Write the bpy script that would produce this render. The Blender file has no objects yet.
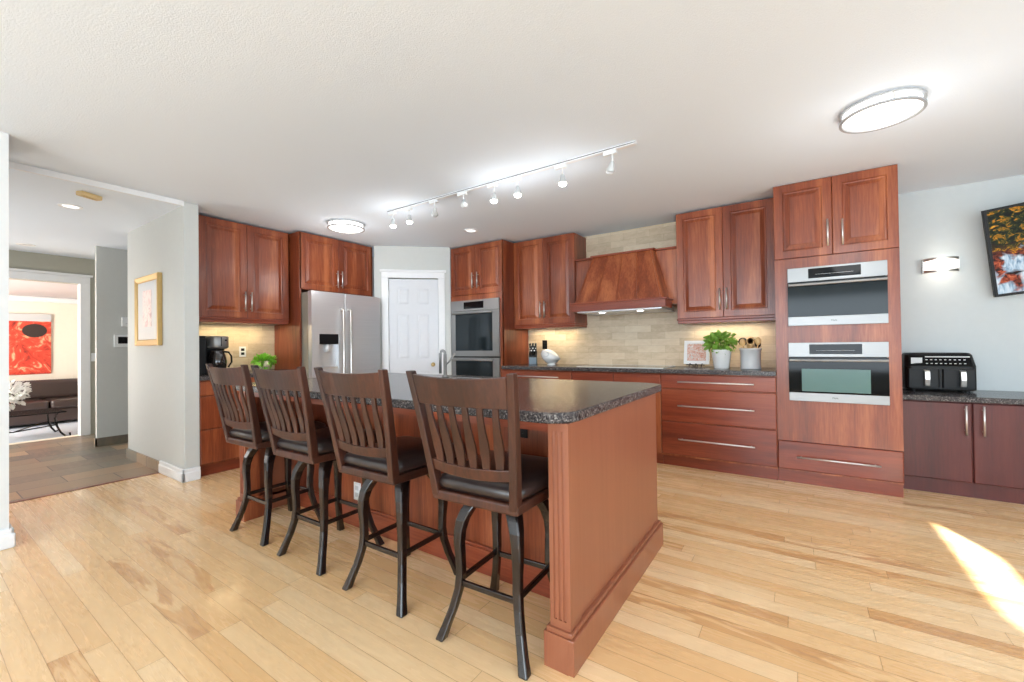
import bpy, bmesh, math, random
from mathutils import Vector, Matrix
random.seed(7)
sc = bpy.context.scene
COL = sc.collection
PI = math.pi
def R(d): return math.radians(d)
def lin(c): return c/12.92 if c <= .04045 else ((c+.055)/1.055)**2.4
def rgb(r, g, b): return (lin(r/255), lin(g/255), lin(b/255), 1)

# ------------------------------------------------------------------ camera
F_PX, YAW, PITCH, ROLL, CAM_H = 422.83, .5954, .0097, -.0125, 1.1651
fw = Vector((-math.sin(YAW)*math.cos(PITCH), math.cos(YAW)*math.cos(PITCH), math.sin(PITCH)))
r0 = Vector((math.cos(YAW), math.sin(YAW), 0)); u0 = r0.cross(fw)
rt = r0*math.cos(ROLL)+u0*math.sin(ROLL); upv = u0*math.cos(ROLL)-r0*math.sin(ROLL)
cd = bpy.data.cameras.new('camera'); cam = bpy.data.objects.new('camera', cd); COL.objects.link(cam)
cd.sensor_fit = 'HORIZONTAL'; cd.sensor_width = 36; cd.lens = 36*F_PX/1024; cd.clip_start = .05; cd.clip_end = 200
cam.matrix_world = Matrix(((rt.x, upv.x, -fw.x, 0), (rt.y, upv.y, -fw.y, 0), (rt.z, upv.z, -fw.z, CAM_H), (0, 0, 0, 1)))
sc.camera = cam
# ------------------------------------------------------------------ colour management, sky, sun, window and fill light
sc.view_settings.view_transform = 'Standard'; sc.view_settings.look = 'None'
sc.view_settings.gamma = 1; sc.view_settings.use_curve_mapping = False
sc.view_settings.exposure = 0.14
w = bpy.data.worlds.new('sky'); sc.world = w; w.use_nodes = True
bg = w.node_tree.nodes['Background']; bg.inputs[0].default_value = (.75, .87, 1, 1); bg.inputs[1].default_value = 1.6
sun_dir = Vector((-.384, .92, -.365)).normalized()          # the way the light travels
sd = bpy.data.lights.new('sun', 'SUN'); sd.energy = 62; sd.angle = R(.5); sd.color = (1, .95, .86)
so = bpy.data.objects.new('sun', sd); COL.objects.link(so); so.rotation_euler = sun_dir.to_track_quat('-Z', 'Y').to_euler(); so.location = (6, -8, 6)
def area(name, loc, direction, sx, sy, e, col=(1, 1, 1)):
    d = bpy.data.lights.new(name, 'AREA'); d.shape = 'RECTANGLE'; d.size = sx; d.size_y = sy; d.energy = e; d.color = col
    o = bpy.data.objects.new(name, d); COL.objects.link(o); o.location = loc
    o.rotation_euler = Vector(direction).to_track_quat('-Z', 'Y').to_euler(); return o
area('daylight_rear_window', (-.5, -3.62, 1.35), (0, 1, 0.15), 4.6, 1.7, 198, (.78, .90, 1))
area('daylight_right_window', (3.02, -1.9, 1.3), (-1, .35, .1), 2.0, 1.5, 66, (.78, .90, 1))
area('daylight_dining_window', (3.02, 2.1, 1.35), (-1, .0, -.3), 2.4, 1.4, 38, (.76, .89, 1))
area('fill_living_room', (-10.2, -1.38, 1.0), (-.2, 1, 0), 2.6, 1.6, 230, (1, .98, .95))  # added fill to brighten the living room, no window built there
area('fill_hall', (-6.4, -.72, 1.3), (0, 1, .45), 1.6, 1.6, 44, (1, .98, .96))  # added fill for the hall

# ------------------------------------------------------------------ material helpers
class G:
    def __init__(s, name):
        s.m = bpy.data.materials.new(name); s.m.use_nodes = True; s.t = s.m.node_tree; s.n = s.t.nodes; s.b = s.n['Principled BSDF']
    def node(s, ty, **kw):
        n = s.n.new(ty)
        for k, v in kw.items(): setattr(n, k, v)
        return n
    def put(s, inp, v):
        if hasattr(v, 'is_output'): s.t.links.new(v, inp)
        elif v is not None: inp.default_value = v
    def math(s, op, a, b=None, c=None):
        n = s.node('ShaderNodeMath', operation=op); s.put(n.inputs[0], a)
        if b is not None: s.put(n.inputs[1], b)
        if c is not None: s.put(n.inputs[2], c)
        return n.outputs[0]
    def co(s): return s.node('ShaderNodeTexCoord').outputs['Object']
    def mapping(s, v, scale=(1, 1, 1), rot=(0, 0, 0)):
        n = s.node('ShaderNodeMapping'); s.put(n.inputs['Vector'], v); n.inputs['Scale'].default_value = scale; n.inputs['Rotation'].default_value = rot; return n.outputs[0]
    def noise(s, v, scale, detail=3, rough=.5, dist=0):
        n = s.node('ShaderNodeTexNoise'); s.put(n.inputs['Vector'], v); n.inputs['Scale'].default_value = scale
        n.inputs['Detail'].default_value = detail; n.inputs['Roughness'].default_value = rough; n.inputs['Distortion'].default_value = dist; return n.outputs['Fac']
    def ramp(s, f, stops):
        n = s.node('ShaderNodeValToRGB'); s.put(n.inputs[0], f); e = n.color_ramp.elements
        while len(e) < len(stops): e.new(.5)
        for k, (p, c) in enumerate(stops): e[k].position = p; e[k].color = c
        return n.outputs[0]
    def mix(s, f, a, b, mode='MIX'):
        n = s.node('ShaderNodeMix', data_type='RGBA', blend_type=mode); s.put(n.inputs[0], f); s.put(n.inputs[6], a); s.put(n.inputs[7], b); return n.outputs[2]
    def bump(s, h, strength=.2, dist=.01):
        n = s.node('ShaderNodeBump'); n.inputs['Strength'].default_value = strength; n.inputs['Distance'].default_value = dist
        s.put(n.inputs['Height'], h); s.t.links.new(n.outputs[0], s.b.inputs['Normal'])
    def set(s, **kw):
        for k, v in kw.items(): s.put(s.b.inputs[k.replace('_', ' ')], v)
        return s.m
def plain(name, c, rough=.5, metal=0, bumpy=0, **kw):
    g = G(name); 
    v = g.noise(g.co(), 22, 3); col = g.mix(g.math('MULTIPLY', v, .16), c, (c[0]*.7, c[1]*.7, c[2]*.7, 1))
    g.set(Base_Color=col, Roughness=rough, Metallic=metal, **kw)
    if bumpy: g.bump(g.noise(g.co(), 120, 3), bumpy, .004)
    return g.m
def emit(name, c, st):
    g = G(name); g.set(Base_Color=c, Emission_Color=c, Emission_Strength=st, Roughness=.4); return g.m
def wood(name, dark, mid, light, axis='Z', rough=.32, coat=.14, grain=1.0):
    g = G(name); co = g.co()
    s_ = {'Z': (14, 14, .9), 'X': (.9, 14, 14), 'Y': (14, .9, 14)}[axis]
    big = g.noise(g.mapping(co, tuple(x*.35 for x in s_)), 1.0, 3, .55, 1.2)
    fine = g.noise(g.mapping(co, tuple(x*3.4 for x in s_)), 1.6, 5, .65, .4)
    f = g.math('ADD', g.math('MULTIPLY', big, .62), g.math('MULTIPLY', fine, .38*grain))
    rnd = g.node('ShaderNodeObjectInfo').outputs['Random']
    f = g.math('ADD', f, g.math('MULTIPLY', g.math('SUBTRACT', rnd, .5), .10))
    col = g.ramp(f, [(.33, dark), (.5, mid), (.67, light)])
    g.set(Base_Color=col, Roughness=rough, Coat_Weight=coat, Coat_Roughness=.16)
    g.bump(fine, .04, .002); return g.m
M = {}
M['cherry'] = wood('cherry_wood', rgb(98, 41, 23), rgb(136, 66, 37), rgb(176, 102, 62))
M['cherry_h'] = wood('cherry_wood_horizontal_grain', rgb(98, 38, 22), rgb(130, 56, 33), rgb(156, 80, 49), 'X')
M['cherry_lit'] = wood('cherry_island_lit', rgb(140, 82, 56), rgb(149, 89, 62), rgb(158, 97, 69), 'Z', .38, .3, .6)  # lighter cherry copy, light reflected off the island end put into the colour
M['mahogany'] = wood('dark_mahogany_wood', rgb(70, 27, 23), rgb(88, 35, 30), rgb(102, 45, 38), 'Z', .4, .05)
M['espresso'] = wood('espresso_stained_wood', rgb(32, 14, 8), rgb(54, 25, 14), rgb(80, 40, 23), 'Z', .42, .08)
M['espresso_dark'] = wood('espresso_stained_leg_wood', rgb(16, 10, 9), rgb(24, 14, 11), rgb(34, 20, 15), 'Z', .26, .3)
M['wall'] = plain('grey_green_wall_paint', rgb(208, 210, 206), .65, bumpy=.05)
M['wall_cool'] = plain('pale_cool_grey_wall_paint', rgb(205, 211, 211), .65, bumpy=.05)
M['wall_light'] = plain('off_white_wall_paint', rgb(226, 227, 226), .6)
M['wall_olive'] = plain('olive_grey_wall_paint', rgb(176, 174, 160), .65)
M['cream'] = plain('cream_wall_paint', rgb(240, 231, 214), .65)
M['lav'] = plain('pale_lavender_ceiling_paint', rgb(212, 206, 208), .7)
M['white'] = plain('white_trim_paint', rgb(240, 241, 242), .35)
M['door_paint'] = plain('soft_white_door_paint', rgb(222, 224, 228), .4)
M['plastic_w'] = plain('white_plastic', rgb(238, 240, 240), .4)
M['ceramic'] = plain('white_glazed_ceramic', rgb(240, 240, 238), .12, Coat_Weight=.5)
M['crock'] = plain('pale_grey_stoneware', rgb(205, 207, 208), .3)
M['black'] = plain('black_plastic', rgb(12, 12, 13), .4, Specular_IOR_Level=.3)
M['blackgloss'] = plain('black_gloss_glass', rgb(10, 11, 13), .06, Specular_IOR_Level=.18)
M['ovenglass'] = plain('dark_oven_window_glass', rgb(26, 34, 37), .08, Specular_IOR_Level=.2)
M['ovenwin_reflect'] = plain('oven_window_painted_reflection', rgb(96, 124, 120), .15, Specular_IOR_Level=.2)  # greenish window reflection put into the glass colour
M['ring'] = plain('satin_grey_ring', rgb(182, 183, 184), .4, .5)
M['fridge_side'] = plain('grey_beige_appliance_side', rgb(150, 142, 128), .4)
M['leather'] = plain('dark_brown_leather', rgb(40, 30, 28), .32, bumpy=.12, Coat_Weight=.25)
M['iron'] = plain('wrought_iron', rgb(22, 20, 20), .4, .6)
M['nickel'] = plain('brushed_nickel', rgb(222, 220, 216), .34, .9)
M['chrome'] = plain('chrome', rgb(220, 222, 224), .1, 1)
M['gold'] = plain('gold_leaf_frame', rgb(214, 180, 118), .35, .45)
M['brass'] = plain('brushed_brass', rgb(200, 175, 120), .3, 1)
M['beige'] = plain('beige_plastic', rgb(232, 204, 150), .5)
M['knob_black'] = plain('knife_handle_black', rgb(16, 16, 18), .35)
M['blue_grey'] = plain('blue_grey_knife_block', rgb(120, 138, 150), .35)
M['spoonwood'] = plain('light_beech_wood', rgb(222, 184, 130), .5)
M['leaf'] = plain('fresh_green_leaf', rgb(128, 170, 66), .45)
M['leaf2'] = plain('bright_lime_leaf', rgb(136, 200, 60), .4)
M['stem'] = plain('plant_stem', rgb(84, 120, 50), .6)
M['soil'] = plain('potting_soil', rgb(60, 44, 34), .9)
M['petal'] = plain('white_petals', rgb(240, 240, 236), .6)
M['cushion'] = plain('beige_cushion', rgb(214, 200, 170), .8)
M['sofa'] = plain('dark_brown_sofa_leather', rgb(62, 48, 44), .35, Coat_Weight=.3)
M['rug'] = plain('pale_blue_grey_rug', rgb(196, 204, 214), .95)
M['bulb'] = emit('warm_white_bulb', (1, .96, .9, 1), 9)
M['diff'] = emit('glowing_diffuser', (1, .99, .97, 1), 1.25)
M['sconceglow'] = emit('frosted_glowing_glass', (1, .93, .84, 1), 1.5)
M['track_grey'] = plain('satin_grey_metal', rgb(196, 198, 198), .35, .3)
M['lamp_off'] = plain('white_reflector', rgb(225, 225, 225), .3)
g = G('stainless_steel'); c_ = g.noise(g.mapping(g.co(), (2, 2, 160)), 1.0, 2)
g.set(Base_Color=g.ramp(c_, [(.3, rgb(214, 215, 217)), (.7, rgb(220, 221, 223))]), Metallic=.62, Roughness=.3); M['steel'] = g.m
g = G('stainless_light'); g.set(Base_Color=rgb(146, 146, 145), Metallic=.7, Roughness=.36); M['steel2'] = g.m
g = G('ceiling_texture'); n_ = g.noise(g.co(), 130, 3, .7)
g.set(Base_Color=rgb(233, 241, 250), Roughness=.85); g.bump(n_, .3, .008); M['ceiling'] = g.m
g = G('glass'); g.set(Base_Color=(.95, .98, .98, 1), Roughness=.02, Transmission_Weight=1.0, IOR=1.45); M['glass'] = g.m
g = G('smoked_coffee_glass'); g.set(Base_Color=rgb(40, 34, 32), Roughness=.04, Coat_Weight=1.0); M['carafe'] = g.m

# granite
g = G('dark_speckled_granite'); co = g.co()
v1 = g.node('ShaderNodeTexVoronoi'); g.put(v1.inputs['Vector'], co); v1.inputs['Scale'].default_value = 190
n1 = g.noise(co, 120, 4, .7); n2 = g.noise(co, 9, 3, .6)
sep = g.node('ShaderNodeSeparateColor'); g.put(sep.inputs[0], v1.outputs['Color'])
f = g.math('ADD', g.math('MULTIPLY', sep.outputs[0], .6), g.math('MULTIPLY', n1, .4))
c1 = g.ramp(f, [(.25, rgb(30, 30, 34)), (.5, rgb(62, 62, 66)), (.68, rgb(98, 92, 90)), (.85, rgb(158, 154, 150))])
c1 = g.mix(g.math('MULTIPLY', n2, .35), c1, rgb(82, 66, 58))
g.set(Base_Color=c1, Roughness=.2, Specular_IOR_Level=.32); M['granite'] = g.m

# maple planks running along X
def planks():
    g = G('maple_plank_floor'); co = g.co()
    sx = g.node('ShaderNodeSeparateXYZ'); g.put(sx.inputs[0], co); X, Y = sx.outputs[0], sx.outputs[1]
    W, L = .0862, 1.15
    yr = g.math('DIVIDE', g.math('ADD', Y, .012), W); row = g.math('FLOOR', yr)
    wn = g.node('ShaderNodeTexWhiteNoise', noise_dimensions='1D'); g.put(wn.inputs['W'], row)
    xo = g.math('ADD', g.math('DIVIDE', X, L), g.math('MULTIPLY', wn.outputs['Value'], 7.3)); seg = g.math('FLOOR', xo)
    cb = g.node('ShaderNodeCombineXYZ'); g.put(cb.inputs[0], seg); g.put(cb.inputs[1], row)
    w2 = g.node('ShaderNodeTexWhiteNoise', noise_dimensions='2D'); g.put(w2.inputs['Vector'], cb.outputs[0]); rnd = w2.outputs['Value']
    sc3 = g.node('ShaderNodeSeparateColor'); g.put(sc3.inputs[0], w2.outputs['Color']); r2 = sc3.outputs[1]
    cb2 = g.node('ShaderNodeCombineXYZ'); g.put(cb2.inputs[0], g.math('MULTIPLY', X, 1.0)); g.put(cb2.inputs[1], g.math('MULTIPLY', Y, 11)); g.put(cb2.inputs[2], g.math('MULTIPLY', rnd, 40))
    gr = g.noise(cb2.outputs[0], 3.2, 5, .6, .8)
    cb3 = g.node('ShaderNodeCombineXYZ'); g.put(cb3.inputs[0], g.math('MULTIPLY', X, 1.0)); g.put(cb3.inputs[1], g.math('MULTIPLY', Y, 6)); g.put(cb3.inputs[2], g.math('MULTIPLY', rnd, 90))
    st = g.noise(cb3.outputs[0], 2.1, 3, .55, 1.6)
    base = g.ramp(rnd, [(0, rgb(232, 187, 133)), (.45, rgb(240, 199, 147)), (1, rgb(246, 213, 168))])
    base = g.mix(g.math('MULTIPLY', g.ramp(gr, [(.35, (0, 0, 0, 1)), (.75, (1, 1, 1, 1))]), .22), base, rgb(206, 148, 86))
    # heartwood streaks only on a few boards
    few = g.math('GREATER_THAN', r2, .91)
    stk = g.math('MULTIPLY', few, g.ramp(st, [(.43, (0, 0, 0, 1)), (.50, (1, 1, 1, 1))]))
    stc = g.mix(g.ramp(gr, [(.4, (0, 0, 0, 1)), (.62, (1, 1, 1, 1))]), rgb(206, 146, 84), rgb(166, 98, 48))
    base = g.mix(g.math('MULTIPLY', stk, .52), base, stc)
    fy = g.math('FRACT', yr); ey = g.math('MINIMUM', fy, g.math('SUBTRACT', 1, fy))
    fx = g.math('FRACT', xo); ex = g.math('MINIMUM', fx, g.math('SUBTRACT', 1, fx))
    jy = g.math('LESS_THAN', ey, .016); jx = g.math('LESS_THAN', ex, .0013); j = g.math('MAXIMUM', jy, jx)
    base = g.mix(g.math('MULTIPLY', j, .55), base, rgb(140, 88, 44))
    g.set(Base_Color=base, Roughness=g.math('ADD', .2, g.math('MULTIPLY', gr, .14)), Coat_Weight=.25, Coat_Roughness=.12)
    return g.m
M['planks'] = planks()
def slate():
    g = G('slate_tile_floor'); co = g.co()
    sx = g.node('ShaderNodeSeparateXYZ'); g.put(sx.inputs[0], co); X, Y = sx.outputs[0], sx.outputs[1]
    W, L = .30, .60
    xr = g.math('DIVIDE', X, W); row = g.math('FLOOR', xr)
    yo = g.math('ADD', g.math('DIVIDE', Y, L), g.math('MULTIPLY', row, .5)); seg = g.math('FLOOR', yo)
    cb = g.node('ShaderNodeCombineXYZ'); g.put(cb.inputs[0], seg); g.put(cb.inputs[1], row)
    w2 = g.node('ShaderNodeTexWhiteNoise', noise_dimensions='2D'); g.put(w2.inputs['Vector'], cb.outputs[0])
    col = g.ramp(w2.outputs['Value'], [(0, rgb(78, 80, 78)), (.22, rgb(168, 140, 110)), (.45, rgb(106, 108, 98)), (.62, rgb(188, 154, 116)), (.8, rgb(82, 84, 80)), (1, rgb(150, 134, 110))])
    nn = g.noise(g.mapping(co, (3, 9, 3)), 2, 5, .6, .8)
    col = g.mix(g.ramp(nn, [(.4, (0, 0, 0, 1)), (.7, (.5, .5, .5, 1))]), col, rgb(152, 130, 108))
    fx = g.math('FRACT', xr); ex = g.math('MINIMUM', fx, g.math('SUBTRACT', 1, fx))
    fy = g.math('FRACT', yo); ey = g.math('MINIMUM', fy, g.math('SUBTRACT', 1, fy))
    j = g.math('MAXIMUM', g.math('LESS_THAN', ex, .014), g.math('LESS_THAN', ey, .007))
    col = g.mix(j, col, rgb(84, 80, 74))
    g.set(Base_Color=col, Roughness=.38); g.bump(nn, .3, .006); return g.m
M['slate'] = slate()
def tile(name, c0, c1, c2, axis):
    g = G(name); co = g.co(); sx = g.node('ShaderNodeSeparateXYZ'); g.put(sx.inputs[0], co)
    A = sx.outputs[0] if axis == 'X' else sx.outputs[1]; Z = sx.outputs[2]
    H, L = .076, .30
    zr = g.math('DIVIDE', Z, H); row = g.math('FLOOR', zr)
    ao = g.math('ADD', g.math('DIVIDE', A, L), g.math('MULTIPLY', row, .5)); seg = g.math('FLOOR', ao)
    cb = g.node('ShaderNodeCombineXYZ'); g.put(cb.inputs[0], seg); g.put(cb.inputs[1], row)
    w2 = g.node('ShaderNodeTexWhiteNoise', noise_dimensions='2D'); g.put(w2.inputs['Vector'], cb.outputs[0])
    nn = g.noise(g.mapping(co, (1, 1, 2.5)), 9, 6, .7, .6)
    f = g.math('ADD', g.math('ADD', g.math('MULTIPLY', w2.outputs['Value'], .28), .06), g.math('MULTIPLY', nn, .6))
    col = g.ramp(f, [(.25, c0), (.5, c1), (.78, c2)])
    fz = g.math('FRACT', zr); ez = g.math('MINIMUM', fz, g.math('SUBTRACT', 1, fz))
    fa = g.math('FRACT', ao); ea = g.math('MINIMUM', fa, g.math('SUBTRACT', 1, fa))
    j = g.math('MAXIMUM', g.math('LESS_THAN', ez, .02), g.math('LESS_THAN', ea, .005))
    col = g.mix(g.math('MULTIPLY', j, .4), col, rgb(150, 132, 104))
    g.set(Base_Color=col, Roughness=.45); g.bump(nn, .2, .004); return g.m
M['tile'] = tile('travertine_backsplash', rgb(178, 158, 130), rgb(206, 187, 160), rgb(222, 208, 184), 'X')
M['tile_y'] = tile('travertine_backsplash_left', rgb(178, 158, 130), rgb(206, 187, 160), rgb(222, 208, 184), 'Y')
def picture(name, stops, scale, dist=2.0, rough=.4, em=0, map_=(1, 1, 1)):
    g = G(name); n = g.noise(g.mapping(g.co(), map_), scale, 6, .6, dist); c = g.ramp(n, stops)
    if em: g.set(Base_Color=(.01, .01, .01, 1), Emission_Color=c, Emission_Strength=em, Roughness=rough)
    else: g.set(Base_Color=c, Roughness=rough)
    return g.m
M['redpaint'] = picture('red_abstract_painting', [(.3, rgb(120, 40, 30)), (.42, rgb(206, 62, 44)), (.55, rgb(224, 84, 60)), (.66, rgb(240, 190, 150)), (.75, rgb(226, 70, 50))], 4.2, 2.0)
M['pink'] = picture('soft_pink_figure_print', [(.35, rgb(226, 190, 186)), (.5, rgb(238, 222, 216)), (.65, rgb(206, 168, 170))], 7)
M['citrus'] = picture('red_and_cream_floral_print', [(.36, rgb(226, 222, 218)), (.44, rgb(222, 180, 160)), (.5, rgb(196, 110, 88)), (.55, rgb(238, 230, 222)), (.7, rgb(140, 140, 150))], 34, 1.5)

# ------------------------------------------------------------------ mesh helpers
def fin(bm, name, m, parent=None, smooth=False, bevel=0, kind=None, seg=2, angle=30):
    me = bpy.data.meshes.new(name); bmesh.ops.recalc_face_normals(bm, faces=bm.faces[:]); bm.to_mesh(me); bm.free()
    o = bpy.data.objects.new(name, me); COL.objects.link(o)
    ms = m if isinstance(m, list) else [m]
    for x in ms: me.materials.append(M[x] if isinstance(x, str) else x)
    if smooth:
        for p in me.polygons: p.use_smooth = True
    if bevel:
        b = o.modifiers.new('bevel', 'BEVEL'); b.width = bevel; b.segments = seg; b.limit_method = 'ANGLE'; b.angle_limit = R(angle)
    if parent: o.parent = parent
    if kind: o['kind'] = kind
    return o
def box(bm, x0, x1, y0, y1, z0, z1, mat=0):
    vs = [bm.verts.new((x, y, z)) for z in (z0, z1) for y in (y0, y1) for x in (x0, x1)]
    for f in ((0, 2, 3, 1), (4, 5, 7, 6), (0, 1, 5, 4), (2, 6, 7, 3), (0, 4, 6, 2), (1, 3, 7, 5)):
        bm.faces.new([vs[i] for i in f]).material_index = mat
    return vs
def B(*boxes):
    bm = bmesh.new()
    for b in boxes: box(bm, *b)
    return bm
def loft(bm, rings, cap=True, closed=True, mat=0):
    L = [[bm.verts.new(p) for p in r] for r in rings]; n = len(rings[0])
    for a, b in zip(L, L[1:]):
        for i in range(n if closed else n-1):
            j = (i+1) % n; bm.faces.new((a[i], a[j], b[j], b[i])).material_index = mat
    if cap and closed:
        bm.faces.new(L[0][::-1]).material_index = mat; bm.faces.new(L[-1]).material_index = mat
    return L
def frame_on(path, i):
    p = [Vector(q) for q in path]; a = p[max(i-1, 0)]; b = p[min(i+1, len(p)-1)]; t = (b-a).normalized()
    ref = Vector((0, 0, 1)) if abs(t.z) < .9 else Vector((0, 1, 0))
    s = t.cross(ref).normalized(); return p[i], s, s.cross(t).normalized()
def tube(bm, path, r, n=10, cap=True):
    rr = r if isinstance(r, (list, tuple)) else [r]*len(path)
    rings = []
    for i in range(len(path)):
        p, s, u = frame_on(path, i)
        rings.append([p+s*math.cos(2*PI*k/n)*rr[i]+u*math.sin(2*PI*k/n)*rr[i] for k in range(n)])
    loft(bm, rings, cap)
def lathe(bm, prof, c=(0, 0, 0), n=28, cap=True, sx=1, sy=1):
    loft(bm, [[(c[0]+r*math.cos(2*PI*k/n)*sx, c[1]+r*math.sin(2*PI*k/n)*sy, c[2]+z) for k in range(n)] for r, z in prof], cap)
def rings_rect(bm, x0, x1, z0, z1, prof):
    """front-facing (towards -y) rectangle built of inset steps: prof = [(inset, y), ...]"""
    loft(bm, [[(x0+i, y, z0+i), (x1-i, y, z0+i), (x1-i, y, z1-i), (x0+i, y, z1-i)] for i, y in prof])
def rrect(w, h, r, n=6):
    pts = []
    for cx, cy, a0 in ((w/2-r, h/2-r, 0), (-w/2+r, h/2-r, 90), (-w/2+r, -h/2+r, 180), (w/2-r, -h/2+r, 270)):
        for k in range(n+1):
            a = R(a0+90*k/n); pts.append((cx+r*math.cos(a), cy+r*math.sin(a)))
    return pts
def thing(name, label, cat, loc=(0, 0, 0), rot=0, group=None):
    o = bpy.data.objects.new(name, None); COL.objects.link(o); o.empty_display_size = .1
    o.location = loc; o.rotation_euler = (0, 0, rot); o['label'] = label; o['category'] = cat
    if group: o['group'] = group
    return o
def tag(o, label, cat, group=None):
    o['label'] = label; o['category'] = cat
    if group: o['group'] = group
    return o
def copy_tree(o, parent=None):
    c = o.copy(); COL.objects.link(c)
    if parent: c.parent = parent
    for ch in list(o.children): copy_tree(ch, c)
    return c
def text_mesh(name, s, size, m, parent, loc, rot=(PI/2, 0, 0), ex=.0006):
    cu = bpy.data.curves.new(name, 'FONT'); cu.body = s; cu.size = size; cu.extrude = ex; cu.align_x = 'CENTER'; cu.align_y = 'CENTER'
    t = bpy.data.objects.new(name+'_tmp', cu); COL.objects.link(t); bpy.context.view_layer.update()
    me = bpy.data.meshes.new_from_object(t.evaluated_get(bpy.context.evaluated_depsgraph_get())); bpy.data.objects.remove(t)
    me.name = name; me.materials.clear(); me.materials.append(M[m])
    o = bpy.data.objects.new(name, me); COL.objects.link(o); o.location = loc; o.rotation_euler = rot; o.parent = parent; return o

def S(name, m, *boxes, bevel=0): return fin(B(*boxes), name, m, kind='structure', bevel=bevel)

# ------------------------------------------------------------------ the setting
CE = 2.468
S('floor', 'planks', (-5.03, 3.1, -3.7, 5.2, -.08, 0))
S('floor_hall', 'slate', (-8.27, -5.03, -.85, 3.1, -.25, 0))
S('trim_6', 'cherry_h', (-5.05, -5.01, .2, 1.46, 0, .004))
bm = bmesh.new(); box(bm, -4.46, 3.1, -3.7, 5.2, CE, CE+.08); box(bm, -5.2, -4.46, 1.46, 5.2, CE, CE+.08); fin(bm, 'ceiling', 'ceiling', kind='structure')
S('ceiling_hall', 'ceiling', (-8.15, -4.46, -.85, 1.46, 2.435, CE+.08), (-8.15, -5.2, 1.46, 3.1, 2.435, CE+.08))
S('trim_7', 'white', (-4.475, -4.455, -.8, 1.46, 2.425, CE))
S('wall_range', 'wall', (-4.6, .62, 4.75, 4.9, 0, CE))
S('wall_desk', 'wall_cool', (.6, 3.1, 5.06, 5.2, 0, CE))
S('wall_desk_return', 'wall_cool', (.58, .62, 4.9, 5.06, 0, CE))
S('wall_fridge', 'wall', (-5.2, -5.08, 1.62, 4.9, 0, CE))
S('wall_painting', 'wall', (-6.03, -4.47, 1.46, 1.575, 0, CE), bevel=.006)
S('wall_left', 'wall_light', (-4.35, -3.9, -3.7, .405, 0, CE))
S('wall_hall', 'wall', (-7.11, -7.05, 1.42, 3.1, 0, 2.44))
S('wall_hall_end', 'wall', (-8.15, -5.2, 2.95, 3.1, 0, 2.44))
S('wall_hall_side', 'wall', (-8.15, -4.3, -.95, -.8, 0, 2.44))
S('wall_doorway', 'wall_olive', (-8.27, -8.15, 1.49, 3.1, 0, 2.44), (-8.27, -8.15, -.95, -.35, 0, 2.44), (-8.27, -8.15, -.35, 1.49, 2.08, 2.44))
S('trim_1', 'white', (-8.15, -8.125, 1.475, 1.575, 0, 2.08), (-8.15, -8.125, -.45, 1.575, 2.08, 2.175), (-8.15, -8.105, -.47, 1.60, 2.175, 2.205), (-8.27, -8.15, 1.475, 1.49, 0, 2.08), bevel=.004)
# diagonal pantry wall
PW = Vector((-4.501, 3.517, 0)); PA = math.atan2(4.164-3.517, -3.818+4.501); PLN = math.hypot(4.164-3.517, -3.818+4.501)
def at_pantry(o): o.location = PW; o.rotation_euler = (0, 0, PA); return o
d0, d1, dh = .165, .80, 2.045
at_pantry(S('wall_pantry', 'wall', (-.01, d0-.01, 0, .1, 0, CE), (d1+.01, PLN+.02, 0, .1, 0, CE), (d0-.01, d1+.01, 0, .1, dh+.01, CE)))
at_pantry(S('trim_2', 'white', (d0-.085, d0, -.018, 0, 0, dh+.01), (d1, d1+.085, -.018, 0, 0, dh+.01), (d0-.085, d1+.085, -.018, 0, dh+.01, dh+.085), (d0-.105, d1+.105, -.03, 0, dh+.085, dh+.115), bevel=.003))
bm = B((d0+.002, d1-.002, .028, .055, .004, dh))
def stile(x0, x1, z0, z1): box(bm, x0, x1, .02, .03, z0, z1)
dw = d1-d0; sw = .105; mid = (d0+d1)/2
zs = [(.004, .22), (.86, .99), (1.60, 1.70), (dh-.11, dh)]
stile(d0+.002, d0+sw, .004, dh); stile(d1-sw, d1-.002, .004, dh); stile(mid-.045, mid+.045, .004, dh)
for a, b in zs: stile(d0+sw, mid-.045, a, b); stile(mid+.045, d1-sw, a, b)
for xa, xb in ((d0+sw, mid-.045), (mid+.045, d1-sw)):
    for (a, b), (c, d) in zip(zs, zs[1:]): rings_rect(bm, xa+.012, xb-.012, b+.012, c-.012, [(0, .029), (.028, .0215), (.03, .0213)])
door = at_pantry(fin(bm, 'door_1', 'door_paint', kind='structure'))
bm = bmesh.new(); lathe(bm, [(.0, 0), (.026, .0), (.026, .006), (.011, .01), (.011, .03), (.026, .042), (.028, .055), (.018, .066), (0.0, .068)], n=20)
for v in bm.verts: v.co = Vector((d1-.075+v.co.x, .02-v.co.z, .925+v.co.y))
fin(bm, 'door_handle', 'brass', door, smooth=True)
bm = bmesh.new()
for z in (.25, 1.05, 1.8): box(bm, d0-.004, d0+.008, .006, .02, z, z+.09)
fin(bm, 'hinge', 'nickel', door)
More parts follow.
